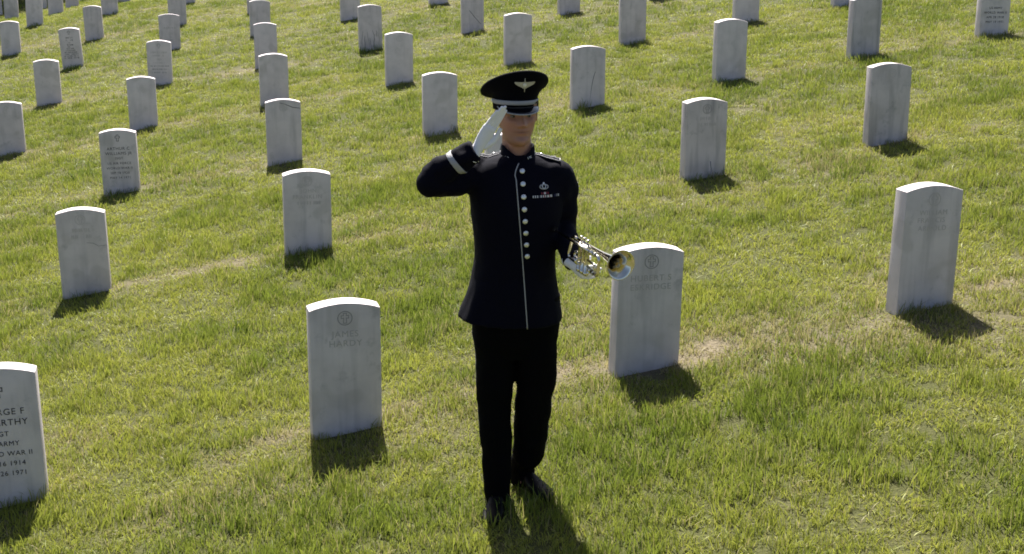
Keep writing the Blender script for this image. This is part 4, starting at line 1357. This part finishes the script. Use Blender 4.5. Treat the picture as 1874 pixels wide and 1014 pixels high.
# valve slides
G().tube([tp(.28, -.008, -.040), tp(.335, -.012, -.040)] + arc((.335, -.0525), .0125, 90, -90, -.012, 9) + [tp(.28, -.008, -.065)], .0052, 10).build('valve_slide', PLATE, trumpet)
G().tube([tp(.194, .004, -.045), tp(.160, .006, -.045)] + arc((.160, -.0575), .0125, 90, 270, .006, 9) + [tp(.194, .004, -.070)], .0050, 10).build('valve_slide', PLATE, trumpet)
G().tube([tp(.229, -.009, -.05), tp(.229, -.026, -.05), tp(.229, -.032, -.056), tp(.229, -.032, -.062), tp(.229, -.026, -.068), tp(.229, -.009, -.068)], .0050, 10).build('valve_slide', PLATE, trumpet)
G().tube([tp(.352 + .0135 * math.cos(a), -.016, -.052 + .0135 * math.sin(a)) for a in [2 * math.pi * k / 20 for k in range(20)]], .0016, 8, closed=True).build('finger_ring', PLATE, trumpet)
G().tube([tp(.285, -.016, .006), tp(.292, -.016, .016), tp(.302, -.016, .018), tp(.310, -.016, .012)], .0022, 8).build('finger_hook', PLATE, trumpet)
for x in (.195, .325):
    G().tube([tp(x, -.016, 0), tp(x, .016, 0)], .0026, 8).build('brace', PLATE, trumpet)
G().tube([tp(.375, -.016, -.036), tp(.378, -.016, -.045), tp(.372, -.016, -.066)], .002, 8).build('water_key', PLATE, trumpet)

# ------------------------------------------------------------------ trees at the far edge of the cemetery
BARK = simple_mat('bark', (.06, .045, .032), .9, 0, .2, .8, 60, .3, 15)
def leaf_mat(name, a, b):
    m, nt, N, Lk, p = new_mat(name)
    at = N.new('ShaderNodeAttribute'); at.attribute_name = 'rnd'
    mx = N.new('ShaderNodeMix'); mx.data_type = 'RGBA'; mx.inputs['A'].default_value = (*a, 1); mx.inputs['B'].default_value = (*b, 1)
    Lk.new(at.outputs['Fac'], mx.inputs['Factor']); Lk.new(mx.outputs['Result'], p.inputs['Base Color'])
    p.inputs['Roughness'].default_value = .5
    tr = N.new('ShaderNodeBsdfTranslucent'); Lk.new(mx.outputs['Result'], tr.inputs['Color'])
    ms = N.new('ShaderNodeMixShader'); ms.inputs[0].default_value = .3
    Lk.new(p.outputs[0], ms.inputs[1]); Lk.new(tr.outputs[0], ms.inputs[2]); Lk.new(ms.outputs[0], N['Material Output'].inputs['Surface'])
    return m
LEAF = leaf_mat('dark_evergreen_leaf', (.020, .032, .012), (.060, .075, .024))
def tree(x, y, hgt, rad, seed, label):
    rg = random.Random(seed); nr = np.random.default_rng(seed)
    z0 = float(ground_z(x, y))
    t = empty('evergreen_tree', (x, y, z0 - .1))
    tag(t, label, 'tree', 'dark trees at the far edge of the cemetery')
    g = G()
    g.tube([(0, 0, 0), (.03, .02, hgt * .3), (-.03, .03, hgt * .6), (0, 0, hgt * .9)], [.17, .13, .08, .03], 12)
    tips = []
    for k in range(26):
        zz = hgt * (.10 + .75 * k / 26); a = rg.uniform(0, 6.283); L = rad * (1 - .75 * k / 26) * rg.uniform(.7, 1)
        e = Vector((math.cos(a) * L, math.sin(a) * L, zz + L * .25))
        g.tube([(0, 0, zz), e * .5 + Vector((0, 0, zz * .5)), e], [.04, .025, .008], 6); tips.append((Vector((0, 0, zz)), e))
    g.build('trunk', BARK, t)
    V, F, rr = [], [], []
    n = 9000
    for k in range(n):
        s, e = tips[rg.randrange(len(tips))]
        p = s.lerp(e, rg.uniform(.25, 1.05)) + Vector((rg.gauss(0, .26), rg.gauss(0, .26), rg.gauss(0, .22)))
        p.z = max(p.z, .18 + rg.random() * .2)
        q = Vector((rg.gauss(0, 1), rg.gauss(0, 1), rg.gauss(0, 1))).normalized(); w = q.orthogonal().normalized(); h = q.cross(w)
        sz = rg.uniform(.035, .075); o = len(V)
        V += [p - w * sz, p + h * sz * .5, p + w * sz, p - h * sz * .5]; F.append((o, o + 1, o + 2, o + 3)); rr += [rg.random()] * 4
    ob = mesh_from('crown', V, F, LEAF, t, False)
    at = ob.data.attributes.new('rnd', 'FLOAT', 'POINT'); at.data.foreach_set('value', rr)
tree(-14.9, 40.6, 5.5, 1.7, 1, 'dark leafy evergreen in the extreme top left corner of the photo')
tree(-13.6, 41.6, 5.0, 1.5, 2, 'dark evergreen glimpsed between two headstones near the top left corner')
tree(-17.4, 42.0, 6.0, 2.0, 3, 'larger dark evergreen beyond the top left photo edge')
